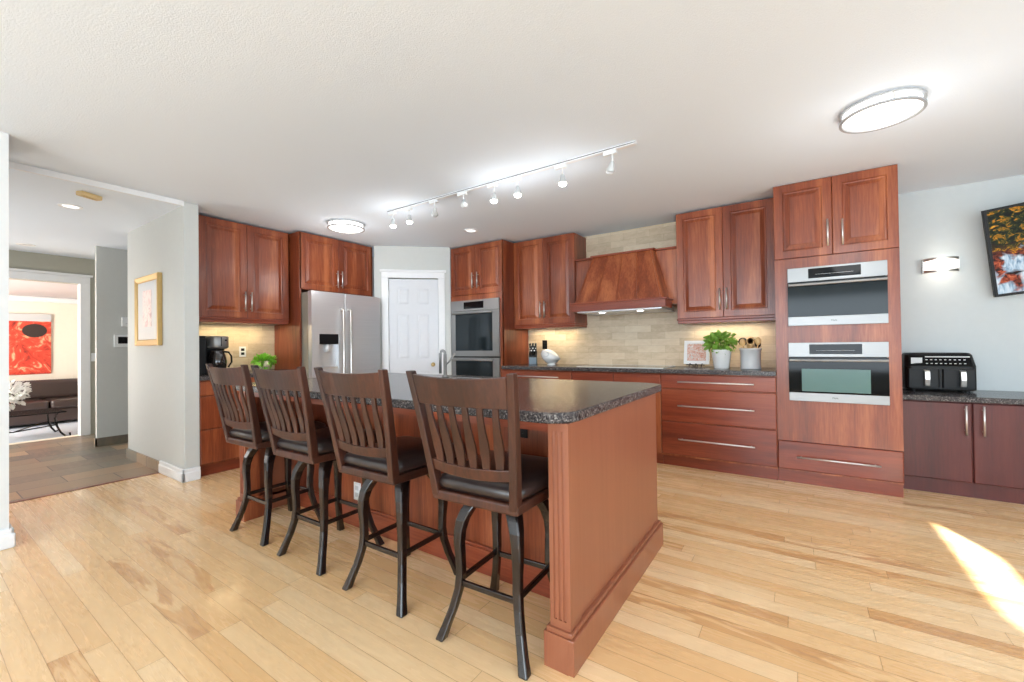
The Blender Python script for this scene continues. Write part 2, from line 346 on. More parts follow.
# baseboards
def baseboard(name, m, *bx): return S(name, m, *bx, bevel=.008)
baseboard('baseboard_painting', 'white', (-5.03, -4.452, 1.44, 1.46, 0, .115), (-4.47, -4.452, 1.44, 1.575, 0, .115), (-5.03, -4.446, 1.434, 1.46, 0, .085), (-4.47, -4.446, 1.434, 1.575, 0, .085))
baseboard('baseboard_left', 'white', (-3.9, -3.882, -3.7, .423, 0, .115), (-4.35, -3.882, .405, .423, 0, .115), (-3.9, -3.876, -3.7, .429, 0, .085))
S('baseboard_hall', 'slate', (-7.05, -7.035, 1.405, 2.95, 0, .1), (-7.11, -7.035, 1.405, 1.42, 0, .1), (-6.03, -5.03, 1.445, 1.46, 0, .1))
S('baseboard_desk', 'white', (.64, 3.1, 5.045, 5.06, 0, .1))
# backsplash tiles
S('wall_backsplash', 'tile', (-2.949, -.157, 4.74, 4.75, .92, CE))
S('wall_backsplash_left', 'tile_y', (-5.08, -5.07, 1.58, 2.56, .92, 1.5))
# rear and right walls with windows (behind the camera), added sun blockers outside
S('wall_rear', 'wall', (-4.35, -2.9, -3.85, -3.7, 0, CE), (1.9, 3.1, -3.85, -3.76, 0, CE), (-2.9, 1.9, -3.85, -3.7, 0, .45), (-2.9, 1.9, -3.85, -3.7, 2.25, CE))
rw = [(3.1, 3.22, -3.85, -3.66, 0, CE), (3.1, 3.22, -3.66, -3.0, 0, 2.13), (3.1, 3.22, -.8, .8, 0, CE), (3.1, 3.22, 3.4, 5.2, 0, CE), (3.1, 3.22, -3.0, -.8, 0, .5), (3.1, 3.22, -3.0, -.8, 2.1, 2.13), (3.1, 3.22, .8, 3.4, 0, .6), (3.1, 3.22, .8, 3.4, 2.15, CE)]
SZ0, SZ1, SY0, SY1 = 2.13, 2.39, -3.66, -2.02  # invented slot in the right wall, placed to throw the floor sun patch
rw += [(3.1, 3.22, SY0, SY1, SZ1, CE), (3.1, 3.22, SY1, -.8, 2.13, CE)]
S('wall_right', 'wall_cool', *rw)
def window(n, boxes): S('window_%d' % n, 'white', *boxes)
window(1, [(-2.9, 1.9, -3.8, -3.74, .45, .5), (-2.9, 1.9, -3.8, -3.74, 2.2, 2.25), (-2.9, -2.84, -3.8, -3.74, .5, 2.2), (1.84, 1.9, -3.8, -3.74, .5, 2.2), (-1.33, -1.27, -3.8, -3.74, .5, 2.2), (.27, .33, -3.8, -3.74, .5, 2.2)])
window(2, [(3.14, 3.2, -3.0, -.8, .5, .55), (3.14, 3.2, -3.0, -.8, 2.05, 2.1), (3.14, 3.2, -3.0, -2.94, .55, 2.05), (3.14, 3.2, -.86, -.8, .55, 2.05), (3.14, 3.2, -1.93, -1.87, .55, 2.05)])
window(3, [(3.14, 3.2, .8, 3.4, .6, .65), (3.14, 3.2, .8, 3.4, 2.1, 2.15), (3.14, 3.2, .8, .86, .65, 2.1), (3.14, 3.2, 3.34, 3.4, .65, 2.1), (3.14, 3.2, 2.07, 2.13, .65, 2.1)])
S('sun_blocker_rear', 'white', (-6, 8, -8.7, -8.5, -.1, 4.4))  # unseen wall added to keep sun out of the rear windows
S('sun_blocker_right', 'white', (5.0, 5.15, -8.5, 8, -.1, 3.84))  # added out of view to shade the right windows, leaving the slot open
# ------------------------------------------------------------------ living room beyond the doorway (sunken)
LZ = -.18
S('floor_living', 'planks', (-12.4, -8.27, -1.5, 4.2, LZ-.07, LZ))
S('ceiling_living', 'lav', (-12.4, -8.27, -1.5, 4.2, 2.22, 2.3))
S('wall_living_far', 'cream', (-12.4, -12.25, -1.5, 4.2, LZ, 2.22))
S('wall_living_side', 'cream', (-12.4, -8.27, 4.05, 4.2, LZ, 2.22), (-12.4, -8.27, -1.6, -1.5, LZ, 2.22))
S('trim_3', 'white', (-12.25, -12.18, -1.5, 4.05, 2.12, 2.22), bevel=.02)
tag(fin(B((-11.6, -8.6, .1, 3.2, LZ, LZ+.012)), 'area_rug', 'rug', bevel=.004), 'pale blue grey area rug on the living room floor', 'rug')
sf = thing('sofa', 'dark brown leather sofa against the cream living room wall', 'sofa', (-11.6, 1.3, LZ), 0)
fin(B((-.5, .45, -1.1, 1.1, .06, .3)), 'base', 'sofa', sf, bevel=.03)
fin(B((-.55, -.25, -1.1, 1.1, .3, .76)), 'backrest', 'sofa', sf, bevel=.09, seg=4)
for a in (-1.28, 1.0): fin(B((-.55, .48, a, a+.28, .05, .6)), 'armrest', 'sofa', sf, bevel=.09, seg=4)
for a in (-1.0, -.33, .34): fin(B((-.27, .5, a, a+.65, .3, .46)), 'seat_cushion', 'sofa', sf, bevel=.05, seg=3)
for a in (-1.0, ): fin(B((-.3, -.12, a, a+1.99, .44, .8)), 'back_cushion', 'sofa', sf, bevel=.07, seg=3)
pt = thing('abstract_painting', 'large red abstract painting with a dark round blot on the cream wall', 'painting', (-12.248, 1.19, 1.30))
fin(B((0, .035, -.62, .62, -.58, .58)), 'canvas', 'redpaint', pt, bevel=.01)
bm = bmesh.new(); lathe(bm, [(0, .0), (.11, 0), (.13, .004), (0, .006)], n=24, sy=1.25)
o = fin(bm, 'dark_blot', 'sofa', pt); o.rotation_euler = (0, PI/2, 0); o.location = (.036, .40, .26)
fin(B((.0, .034, -.62, .62, .44, .58)), 'upper_band', 'crock', pt); pt.children[-1].location.x = .004
ct = thing('coffee_table', 'glass topped coffee table with scrolled black iron legs', 'table', (-9.75, 1.05, LZ+.012))
fin(B((-.38, .38, -.5, .5, .385, .4)), 'table_top', 'blackgloss', ct, bevel=.005)
for sx_ in (-1, 1):
    for sy_ in (-1, 1):
        bm = bmesh.new(); tube(bm, [(sx_*(.3+q*.06), sy_*(.42+q*.06), z) for q, z in ((0, .385), (-.5, .3), (-.2, .18), (.4, .08), (1.2, .012), (1.9, .02), (1.8, .07))], .013, 8)
        fin(bm, 'leg', 'iron', ct, smooth=True)
bm = bmesh.new(); tube(bm, [(-.3, -.4, .2), (0, 0, .12), (.3, .4, .2)], .009, 8); tube(bm, [(-.3, .4, .2), (0, 0, .12), (.3, -.4, .2)], .009, 8); fin(bm, 'stretcher', 'iron', ct, smooth=True)
fl = thing('flower_arrangement', 'white silk flowers in a clear vase on the coffee table', 'flowers', (-9.75, .93, LZ+.412))
bm = bmesh.new(); lathe(bm, [(.05, 0), (.06, .02), (.05, .1), (.065, .18), (.058, .178), (.044, .1), (.05, .02), (.0, .012)]); fin(bm, 'vase', 'glass', fl, smooth=True)
bs = bmesh.new()
for k in range(34):
    a, e = random.uniform(0, 2*PI), random.uniform(.2, 1.3); rad = random.uniform(.14, .26)
    c = Vector((math.cos(a)*math.cos(e)*rad*1.2, math.sin(a)*math.cos(e)*rad*1.2, .22+math.sin(e)*rad*1.1))
    if k % 3 == 0: tube(bs, [(0, 0, .12), (c.x*.5, c.y*.5, (c.z+.1)*.55), c], .004, 5)
BLOSSOM = fl; fin(bs, 'stem', 'stem', fl)
S('trim_4', 'cream', (-8.27, -8.15, -.35, 1.475, -.02, .004))

# ------------------------------------------------------------------ cabinets
def bar_handle(parent, x, z, length, vertical=True, y=0, r=.0066):
    bm = bmesh.new(); h = length/2
    if vertical:
        tube(bm, [(x, y-.032, z-h), (x, y-.032, z+h)], r, 10)
        for s in (-1, 1): tube(bm, [(x, y, z+s*(h-.03)), (x, y-.032, z+s*(h-.03))], r*.75, 8)
    else:
        tube(bm, [(x-h, y-.032, z), (x+h, y-.032, z)], r, 10)
        for s in (-1, 1): tube(bm, [(x+s*(h-.03), y, z), (x+s*(h-.03), y-.032, z)], r*.75, 8)
    o = fin(bm, 'handle', 'nickel', parent, smooth=True); return o
def raised_door(parent, x0, x1, z0, z1, mat='cherry', hx=None, hz=None, hl=.2, frame=.062):
    bm = bmesh.new(); t = .02
    rings_rect(bm, x0+.0015, x1-.0015, z0+.0015, z1-.0015, [(0, t), (0, .003), (.003, 0), (frame, 0), (frame+.002, .006), (frame+.006, .011), (frame+.016, .012), (frame+.046, .002), (frame+.048, -.0005), (frame+.05, -.0005)])
    d = fin(bm, 'door', mat, parent)
    if hx is not None: bar_handle(d, hx, hz, hl)
    return d
def flat_front(parent, name, x0, x1, z0, z1, mat='cherry_h', hl=None, hz=None, vertical=False, hx=None):
    bm = bmesh.new(); rings_rect(bm, x0+.0015, x1-.0015, z0+.0015, z1-.0015, [(0, .02), (0, .006), (.003, .0015), (.007, 0)])
    d = fin(bm, name, mat, parent)
    if hl: bar_handle(d, (x0+x1)/2 if hx is None else hx, hz if hz else (z0+z1)/2, hl, vertical)
    return d
def light_rail(parent, w, d, z, wrap=True):
    fin(B((-.004, w+.004, -.004, d, z-.022, z), (0.004, w-.004, .004, d, z-.05, z-.022)), 'light_rail', 'cherry_h', parent, bevel=.004)
TOP = 2.448
# --- tall cabinet with two ovens (right)
TOP = 2.464
tc = thing('tall_oven_cabinet', 'tall cherry cabinet at right holding two stacked steel ovens', 'cabinet', (-.157, 4.165, 0))
Wt = .783
# oven openings: local x .10...70, z 1.30-1.755 / .69-1.15
ox0, ox1 = .094, .706
fin(B((0, .018, .02, .58, .1, TOP), (Wt-.018, Wt, .02, .88, .1, TOP), (Wt-.018, Wt-.001, .06, .88, 0, .1), (.018, Wt-.018, .02, .58, TOP-.018, TOP), (.018, Wt-.018, .02, .58, 1.83, 1.848),
      (.018, Wt-.018, .02, .58, 1.205, 1.223), (.018, Wt-.018, .02, .58, .66, .678), (.018, Wt-.018, .02, .58, .1, .118), (.018, Wt-.018, .56, .58, .118, TOP-.018)), 'body', 'cherry', tc)
fin(B((.0015, ox0, 0, .02, .352, 1.845), (ox1, Wt-.0015, 0, .02, .352, 1.845), (ox0, ox1, 0, .02, 1.756, 1.845), (ox0, ox1, 0, .02, 1.15, 1.298), (ox0, ox1, 0, .02, .352, .692)), 'face_frame', 'cherry', tc)
raised_door(tc, 0, Wt/2, 1.848, TOP, hx=Wt/2-.032, hz=2.02, hl=.21)
raised_door(tc, Wt/2, Wt, 1.848, TOP, hx=Wt/2+.06, hz=2.01, hl=.2)
flat_front(tc, 'drawer', 0, Wt, .115, .349, hl=.52, hz=.228)
fin(B((.0, Wt, .05, .07, 0, .1), (.1, .12, .07, .5, 0, .1)), 'toe_kick', 'cherry_h', tc)

def oven(name, label, root, w, z0, z1, ctl, strip, win=None, chassis=.45, text=True, glassm='blackgloss'):
    o = thing(name, label, 'oven', root[0], root[1]); y = -.024
    fin(B((.012, w-.012, y+.004, chassis, z0+.01, z1-.01)), 'chassis', 'black', o)
    c = fin(B((0, w, y, 0, z1-ctl+.004, z1)), 'control_panel', 'steel2', o, bevel=.002)
    dz = ctl*.66; fin(B((w*.225, w*.755, y-.0015, y+.002, z1-ctl/2-dz/2+.006, z1-ctl/2+dz/2+.006)), 'display', 'blackgloss', c, bevel=.001)
    ts = bmesh.new()
    for k in range(1): box(ts, w*.3, w*.68, y-.002, y-.001, z1-ctl/2-.0045, z1-ctl/2-.003)
    fin(ts, 'touch_strip', 'crock', c)
    d = fin(B((0, w, y+.002, 0, z0, z0+strip)), 'door_strip', 'steel2', o, bevel=.002)
    gl = fin(B((0, w, y+.003, 0, z0+strip, z1-ctl)), 'glass_door', glassm, o, bevel=.001)
    if win: fin(B((w*win[0], w*win[1], y+.0015, y+.004, win[2], win[3])), 'window_pane', win[4], gl)
    bm = bmesh.new(); hz = z1-ctl-.022
    loft(bm, [[(x, y-.03+.011*math.cos(a)*.8, hz+.011*math.sin(a)) for a in [2*PI*k/12 for k in range(12)]] for x in (.006, w-.006)])
    for x in (.02, w-.035): box(bm, x, x+.015, y-.028, y+.004, hz-.006, hz+.006)
    fin(bm, 'handle', 'steel2', o, smooth=False, bevel=.001)
    if text: text_mesh('lettering', 'Miele', .017, 'iron', o, (w/2-.01, y+.0012, z0+strip/2))
    return o
oven('wall_oven', 'stainless speed oven with black glass, upper one in the tall right cabinet', ((-.157+.09, 4.165, 0), 0), .62, 1.293, 1.761, .118, .072, glassm='ovenglass')
oven('wall_oven', 'stainless oven with pale greenish reflection painted in its window, lower one in the tall right cabinet', ((-.157+.088, 4.165, 0), 0), .62, .685, 1.155, .118, .068, (.14, .83, .765, .945, 'ovenwin_reflect'))

TOP = 2.448
# --- range side base cabinets
def base_cab(label, x0, x1, fronts):
    c = thing('base_cabinet', label, 'cabinet', (x0, 4.144, 0)); wd = x1-x0
    fin(B((0, .018, .02, .59, .1, .88), (wd-.018, wd, .02, .59, .1, .88), (.018, wd-.018, .02, .59, .1, .118), (.018, wd-.018, .57, .59, .118, .88), (.018, wd-.018, .02, .59, .86, .88), (.018, wd-.018, .02, .04, .118, .86)), 'body', 'cherry', c)
    fin(B((0, wd, .06, .08, 0, .1)), 'toe_kick', 'cherry_h', c)
    for f in fronts: f(c, wd)
    return c
three = [lambda c, wd: flat_front(c, 'drawer', 0, wd, .737, .872, hl=.62), lambda c, wd: flat_front(c, 'drawer', 0, wd, .43, .734, hl=.62), lambda c, wd: flat_front(c, 'drawer', 0, wd, .118, .427, hl=.62)]
base_cab('cherry three-drawer base cabinet left of the tall oven cabinet', -1.097, -.159, three)
def twodoor(c, wd):
    for a, b, hx in ((0, wd/2, wd/2-.03), (wd/2, wd, wd/2+.03)):
        flat_front(c, 'false_drawer_front', a, b, .737, .872); raised_door(c, a, b, .118, .734, hx=hx, hz=.62)
base_cab('cherry base cabinet under the cooktop and range hood', -2.039, -1.099, [twodoor])
base_cab('cherry drawer base cabinet below the knife block', -2.948, -2.041, three)
ctp = fin(B((-2.948, -.159, 4.115, 4.74, .88, .92)), 'countertop', 'granite', bevel=.004)
tag(ctp, 'dark granite countertop along the range wall', 'countertop')
ck = thing('cooktop', 'flush black glass cooktop beneath the range hood', 'cooktop', (-1.535, 4.42, .92))
fin(B((-.45, .45, -.24, .24, 0, .006)), 'glass_top', 'blackgloss', ck, bevel=.002)
bm = bmesh.new()
for x, y, r in ((-.28, .09, .1), (.28, .09, .1), (-.26, -.12, .08), (.26, -.12, .08), (0, 0, .12)):
    loft(bm, [[(x+q*math.cos(2*PI*k/28), y+q*math.sin(2*PI*k/28), .0064) for k in range(28)] for q in (r-.003, r)], cap=False)
fin(bm, 'burner_ring', 'crock', ck)
fin(B((-.455, .455, -.245, -.24, 0, .007), (-.455, .455, .24, .245, 0, .007), (-.455, -.45, -.24, .24, 0, .007), (.45, .455, -.24, .24, 0, .007)), 'steel_edge', 'nickel', ck)
# --- uppers on the range wall
def upper(label, root, rot, wd, z0, ztop, depth, side_h=.0):
    c = thing('wall_cabinet', label, 'cabinet', root, rot)
    fin(B((0, wd, .02, depth, z0, ztop)), 'body', 'cherry', c, bevel=.001)
    raised_door(c, 0, wd/2, z0, ztop, hx=wd/2-.03, hz=z0+.17, hl=.2)
    raised_door(c, wd/2, wd, z0, ztop, hx=wd/2+.03, hz=z0+.17, hl=.2)
    light_rail(c, wd, depth, z0); return c
upper('two-door cherry wall cabinet between range hood and tall oven cabinet', (-.995, 4.407, 0), 0, .836, 1.405, TOP, .333)
upper('two-door cherry wall cabinet left of the range hood, above the knife block', (-2.948, 4.407, 0), 0, .838, 1.415, TOP, .333)
# under-cabinet strips
def spot_area(name, loc, sx, sy, e, col, parent=None):
    d = bpy.data.lights.new(name, 'AREA'); d.shape = 'RECTANGLE'; d.size = sx; d.size_y = sy; d.energy = e; d.color = col
    o = bpy.data.objects.new(name, d); COL.objects.link(o); o.location = loc; return o
spot_area('under_cabinet_light', (-.577, 4.62, 1.35), .6, .04, 2.0, (1, .82, .55))
spot_area('under_cabinet_light', (-2.53, 4.62, 1.36), .6, .04, 2.2, (1, .82, .5))
o = spot_area('under_cabinet_light', (-4.92, 2.08, 1.42), .04, .6, 2.6, (1, .80, .45))
# --- hood
hd = thing('range_hood', 'cherry wood range hood with battened sloping canopy between wall cabinets', 'range hood', (0, 0, 0))
fin(B((-2.108, -.997, 4.44, 4.74, 1.56, 2.115)), 'back_panel', 'cherry', hd)
fin(B((-2.108, -.997, 4.40, 4.74, 2.115, 2.132), (-1.88, -1.19, 4.33, 4.74, 2.115, 2.132)), 'crown_board', 'cherry_h', hd, bevel=.002)
bm = bmesh.new()
P0 = [(-2.0, 4.17, 1.6), (-1.07, 4.17, 1.6), (-1.07, 4.44, 1.6), (-2.0, 4.44, 1.6)]; P1 = [(-1.86, 4.35, 2.115), (-1.21, 4.35, 2.115), (-1.21, 4.44, 2.115), (-1.86, 4.44, 2.115)]
loft(bm, [P0, P1]); fin(bm, 'canopy', 'cherry', hd)
for k in range(5):
    q = k/4; a = Vector(P0[0]).lerp(Vector(P0[1]), .015+.97*q); b = Vector(P1[0]).lerp(Vector(P1[1]), .02+.96*q)
    n = Vector((0, -.944, .33))*.009; hwd = Vector((.011, 0, 0)); bm = bmesh.new()
    loft(bm, [[a-hwd-n*.2, a+hwd-n*.2, a+hwd*.6+n, a-hwd*.6+n], [b-hwd-n*.2, b+hwd-n*.2, b+hwd*.6+n, b-hwd*.6+n]]); fin(bm, 'batten', 'cherry', hd)
fin(B((-2.03, -1.04, 4.14, 4.40, 1.515, 1.6), (-2.045, -1.025, 4.125, 4.40, 1.588, 1.606)), 'mantel', 'cherry_h', hd, bevel=.004)
fin(B((-1.98, -1.09, 4.19, 4.70, 1.50, 1.56)), 'steel_liner', 'steel', hd, bevel=.004)
for x in (-1.74, -1.33):
    bm = bmesh.new(); lathe(bm, [(0, -.004), (.028, -.004), (.032, .0)], (x, 4.3, 1.5), 20); fin(bm, 'hood_light', 'bulb', hd)
    d = bpy.data.lights.new('hood_lamp', 'SPOT'); d.energy = 5; d.spot_size = R(120); d.spot_blend = .8; d.shadow_soft_size = .03; d.color = (1, .93, .82)
    o = bpy.data.objects.new('hood_lamp', d); COL.objects.link(o); o.location = (x, 4.32, 1.485)
# --- oven column, left of range wall
lc = thing('tall_oven_cabinet', 'tall cherry cabinet beside the white pantry door holding a double oven', 'cabinet', (-3.80, 4.181, 0)); Wl = .85
fin(B((0, .018, .02, .56, .1, TOP), (Wl-.018, Wl, .0, .56, .1, TOP), (.018, Wl-.018, .02, .56, TOP-.018, TOP), (.018, Wl-.018, .02, .56, 1.80, 1.818), (.018, Wl-.018, .02, .56, .42, .438), (.018, Wl-.018, .02, .56, .1, .118), (.018, Wl-.018, .54, .56, .118, TOP-.018)), 'body', 'cherry', lc)
fin(B((.0015, .02, 0, .02, .43, 1.815), (.795, Wl-.0015, 0, .02, .43, 1.815), (.02, .795, 0, .02, 1.745, 1.815)), 'face_frame', 'cherry', lc)
raised_door(lc, 0, Wl/2, 1.818, TOP, hx=Wl/2-.04, hz=1.99, hl=.2); raised_door(lc, Wl/2, Wl, 1.818, TOP, hx=Wl/2+.04, hz=1.99, hl=.2)
flat_front(lc, 'drawer', 0, Wl, .115, .427, hl=.5); fin(B((0, Wl, .06, .08, 0, .1)), 'toe_kick', 'cherry_h', lc)
o = thing('double_wall_oven', 'stainless double oven built into cabinet beside the pantry door', 'oven', (-3.78, 4.181, 0)); y = -.024; w_ = .775
fin(B((.012, w_-.012, y+.006, .5, .45, 1.73)), 'chassis', 'black', o)
c = fin(B((0, w_, y, 0, 1.61, 1.745)), 'control_panel', 'steel2', o, bevel=.002); fin(B((.22, .54, y-.0015, y+.002, 1.635, 1.722)), 'display', 'blackgloss', c)
for z0, z1 in ((1.03, 1.606), (.44, 1.012)):
    d = fin(B((0, w_, y, 0, z0, z0+.07), (0, .075, y, 0, z0+.07, z1), (w_-.1, w_, y, 0, z0+.07, z1), (.075, w_-.1, y, 0, z1-.03, z1)), 'oven_door', 'steel2', o, bevel=.001)
    fin(B((.075, w_-.1, y+.002, 0, z0+.07, z1-.03)), 'window_pane', 'ovenglass', d)
    bm = bmesh.new(); tube(bm, [(.06, y-.04, z1-.028), (w_-.08, y-.04, z1-.028)], .012, 12)
    for x in (.09, w_-.12): tube(bm, [(x, y, z1-.028), (x, y-.04, z1-.028)], .008, 8)
    fin(bm, 'handle', 'steel2', d, smooth=True)
# --- left wall: base, upper, fridge surround (local x -> world +y)
RX = PI/2
lb = thing('base_cabinet', 'cherry drawer base cabinet under the coffee maker', 'cabinet', (-4.478, 1.578, 0), RX); wl = .955
fin(B((0, wl, .02, .59, .1, .88)), 'body', 'cherry', lb); fin(B((0, wl, .06, .08, 0, .1)), 'toe_kick', 'cherry_h', lb)
for a, b in ((.737, .872), (.43, .734), (.118, .427)): flat_front(lb, 'drawer', 0, wl, a, b, 'cherry', hl=.4)
tag(fin(B((-5.07, -4.45, 1.578, 2.533, .88, .92)), 'countertop', 'granite', bevel=.004), 'dark granite countertop under the coffee maker', 'countertop')
upper('two-door cherry wall cabinet above the coffee maker', (-4.70, 1.65, 0), RX, .86, 1.475, TOP-.004, .37)
fc = thing('refrigerator_cabinet', 'cherry cabinet surround above and beside the steel refrigerator', 'cabinet', (-4.53, 2.535, 0), RX); wf = .965
fin(B((0, .02, .0, .54, 0, TOP), (wf-.02, wf, .0, .2, 0, TOP), (.02, wf-.02, .02, .54, 1.812, TOP)), 'body', 'cherry', fc)
raised_door(fc, .002, wf/2, 1.816, TOP, hx=wf/2-.03, hz=1.97, hl=.2); raised_door(fc, wf/2, wf-.002, 1.816, TOP, hx=wf/2+.03, hz=1.97, hl=.2)
# --- refrigerator
fr = thing('refrigerator', 'stainless side-by-side refrigerator with water dispenser', 'refrigerator', (-4.35, 2.565, 0), RX); w_ = .905
fin(B((0, w_, .07, .70, .02, 1.775)), 'body', 'fridge_side', fr, bevel=.004)
fin(B((0.0, w_, .075, .12, .0, .09)), 'kick_grille', 'black', fr)
sp = .405
bm = B((.002, sp-.004, 0, .065, .095, .925), (.002, sp-.004, 0, .065, 1.315, 1.785), (.002, .09, 0, .065, .925, 1.315), (.325, sp-.004, 0, .065, .925, 1.315), (.09, .325, .055, .065, .925, 1.315))
dl = fin(bm, 'freezer_door', 'steel', fr)
fin(B((.09, .325, .004, .055, 1.20, 1.315)), 'dispenser_panel', 'black', dl, bevel=.003)
fin(B((.09, .325, .045, .055, .945, 1.2)), 'dispenser_back', 'steel', dl); fin(B((.09, .325, .01, .055, .925, .945)), 'drip_tray', 'nickel', dl)
bm = bmesh.new(); lathe(bm, [(.028, 0), (.03, .05), (.018, .09), (.0, .092)], (.2, .03, 1.11), 16); fin(bm, 'dispenser_nozzle', 'crock', dl, smooth=True)
dr = fin(B((sp+.004, w_-.002, 0, .065, .095, 1.785)), 'refrigerator_door', 'steel', fr, bevel=.006)
for par, x in ((dl, sp-.045), (dr, sp+.05)):
    bm = bmesh.new(); tube(bm, [(x, 0, 1.60), (x, -.045, 1.60), (x, -.055, 1.58), (x, -.055, .62), (x, -.045, .6), (x, 0, .6)], .014, 12); fin(bm, 'handle', 'nickel', par, smooth=True)
# --- desk cabinets on the right
dk = thing('desk_cabinet', 'dark mahogany low cabinet with two flat doors under the air fryer', 'cabinet', (.63, 4.43, 0))
for x0, wd in ((0, .82), (.82, .75)):
    pass
fin(B((0, 1.2, .02, .615, .11, .705)), 'body', 'mahogany', dk); fin(B((0, 1.2, .05, .07, 0, .11)), 'toe_kick', 'mahogany', dk)
flat_front(dk, 'door', .0, .408, .115, .70, 'mahogany', hl=.215, hz=.575, vertical=True, hx=.372)
flat_front(dk, 'door', .412, .83, .115, .70, 'mahogany', hl=.215, hz=.575, vertical=True, hx=.462)
flat_front(dk, 'door', .834, 1.2, .115, .70, 'mahogany', hl=.215, hz=.575, vertical=True, hx=1.16)
tag(fin(B((.632, 1.86, 4.405, 5.06, .707, .745)), 'countertop', 'granite', bevel=.004), 'granite countertop on the low desk cabinet at right', 'countertop')

# ------------------------------------------------------------------ island
IX0, IX1, IY0, IY1 = -3.2, -.685, 1.36, 2.50
isl = thing('kitchen_island', 'large cherry kitchen island with fluted corner posts and plinth', 'kitchen island', (0, 0, 0))
YR = 1.72
fin(B((IX0+.02, IX1-.03, YR, IY1-.02, .1, .88)), 'body', 'cherry', isl)
fin(B((IX0+.11, IX1-.11, YR-.018, YR, 0, .125), (IX0+.11, IX1-.11, YR-.012, YR, .125, .14)), 'base_moulding', 'cherry_h', isl, bevel=.003)
fin(B((IX1-.03, IX1-.006, IY0+.07, IY1, .1, .88)), 'end_panel', 'cherry_lit', isl)
fin(B((IX1-.03, IX1-.006, IY0+.07, IY1, .1, .88)), 'end_panel', 'cherry_lit', isl).location = (IX0+.03-IX1+.006, 0, 0)
fin(B((IX1-.03, IX1+.02, IY0-.018, IY1+.02, 0, .125), (IX1-.03, IX1+.01, IY0-.01, IY1+.01, .125, .142)), 'plinth', 'cherry_lit', isl, bevel=.004)
fin(B((IX0-.02, IX0+.03, IY0+.1, IY1+.02, 0, .125), (IX0-.01, IX0+.03, IY0+.1, IY1+.01, .125, .142)), 'plinth', 'cherry_lit', isl, bevel=.004)
for px in (IX1-.082, IX0):
    # fluted post: front face grooved
    W_ = .082; pts = []; n = 3; gw = .012
    prof = [(0, 0)]
    for k in range(3):
        c_x = W_*(.27+.23*k)
        for a in range(0, 181, 30): prof.append((c_x-gw/2*math.cos(R(a))*1.0, .007*math.sin(R(a))))
    prof += [(W_, 0), (W_, W_+.01), (0, W_+.01)]
    bm = bmesh.new(); loft(bm, [[(px+a, IY0+b, z) for a, b in prof] for z in (.17, .85)])
    box(bm, px, px+W_, IY0, IY0+W_+.01, .14, .17); box(bm, px, px+W_, IY0, IY0+W_+.01, .85, .88)
    p_ = fin(bm, 'post', 'cherry_lit' if px > -2 else 'cherry', isl)
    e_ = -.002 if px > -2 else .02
    fin(B((px-.018, px+W_+e_, IY0-.0185, IY0+.12, 0, .1252), (px-.01, px+W_+min(e_, .01), IY0-.0105, IY0+.11, .125, .1422)), 'post_base', 'cherry_lit' if px > -2 else 'cherry', isl)
fin(B((IX0+.03, IX1-.03, IY0+.02, YR, .84, .878)), 'apron', 'cherry_h', isl)
for k in range(4):   # doors on the working side
    x0 = -3.17+k*.61; bm = bmesh.new(); rings_rect(bm, x0, x0+.6, .12, .86, [(0, 0), (.0, .016), (.06, .02), (.07, .012), (.1, .018)])
    for v in bm.verts: v.co.y = IY1-.02+v.co.y
    fin(bm, 'door', 'cherry', isl)
bm = bmesh.new(); cx_, cy_ = (-.675-3.27)/2, (1.325+2.66)/2; L_ = [(cx_+a, cy_+b) for a, b in rrect(3.27-.675, 2.66-1.325, .11, 8)]
L_ = [(x if not (x > -.9 and y > 2.4) else x, y) for x, y in L_]
def ins(k): return [(cx_+(x-cx_)*(1-k/1.3), cy_+(y-cy_)*(1-k/.67)) for x, y in L_]
loft(bm, [[(x, y, z) for x, y in ins(k)] for k, z in ((.004, .88), (0, .884), (0, .914), (.002, .918), (.006, .92))])
tag(fin(bm, 'countertop', 'granite'), 'dark speckled granite slab with rounded corners on the island', 'countertop')
def outlet(label, loc, rot, m='plastic_w', m2='crock'):
    o = thing('outlet', label, 'outlet', loc, rot)
    fin(B((-.035, .035, -.006, 0, -.057, .057)), 'cover_plate', m, o, bevel=.002)
    bm = bmesh.new()
    for z in (-.022, .022): box(bm, -.017, .017, -.0085, -.005, z-.014, z+.014)
    fin(bm, 'socket', m2, o, bevel=.002); return o
outlet('white outlet on the island below the counter overhang', (-2.395, YR, .225), 0)
outlet('black outlet high on the island behind the nearest stool', (-1.115, YR, .775), 0, 'black', 'black')
outlet('black and white outlet in the travertine beside the coffee maker', (-5.07, 2.19, 1.13), RX, 'plastic_w', 'black')
outlet('dark outlet on the travertine above the white bowl', (-2.70, 4.74, 1.165), 0, 'iron', 'black')
# faucet and sink
fa = thing('faucet', 'tall brushed nickel faucet on the island seen behind the stools', 'faucet', (-2.295, 2.45, .92))
bm = bmesh.new(); lathe(bm, [(.028, 0), (.028, .012), (.014, .02), (.013, .18), (.0, .184)], n=18); fin(bm, 'base', 'steel2', fa, smooth=True)
bm = bmesh.new(); tube(bm, [(0, 0, .15)]+[(-.016+.016*math.cos(R(a)), -.010+.010*math.cos(R(a)), .178+.03*math.sin(R(a))) for a in range(0, 181, 20)]+[(-.032, -.02, .03)], .011, 12); fin(bm, 'spout', 'steel2', fa, smooth=True)
bm = bmesh.new(); tube(bm, [(.01, .0, .1), (.03, .01, .12), (.075, .03, .185)], [.007, .007, .009], 10); fin(bm, 'lever', 'steel2', fa, smooth=True)
sk = thing('sink', 'stainless prep sink set into the island worktop by the faucet', 'sink', (-1.9, 2.28, .92))
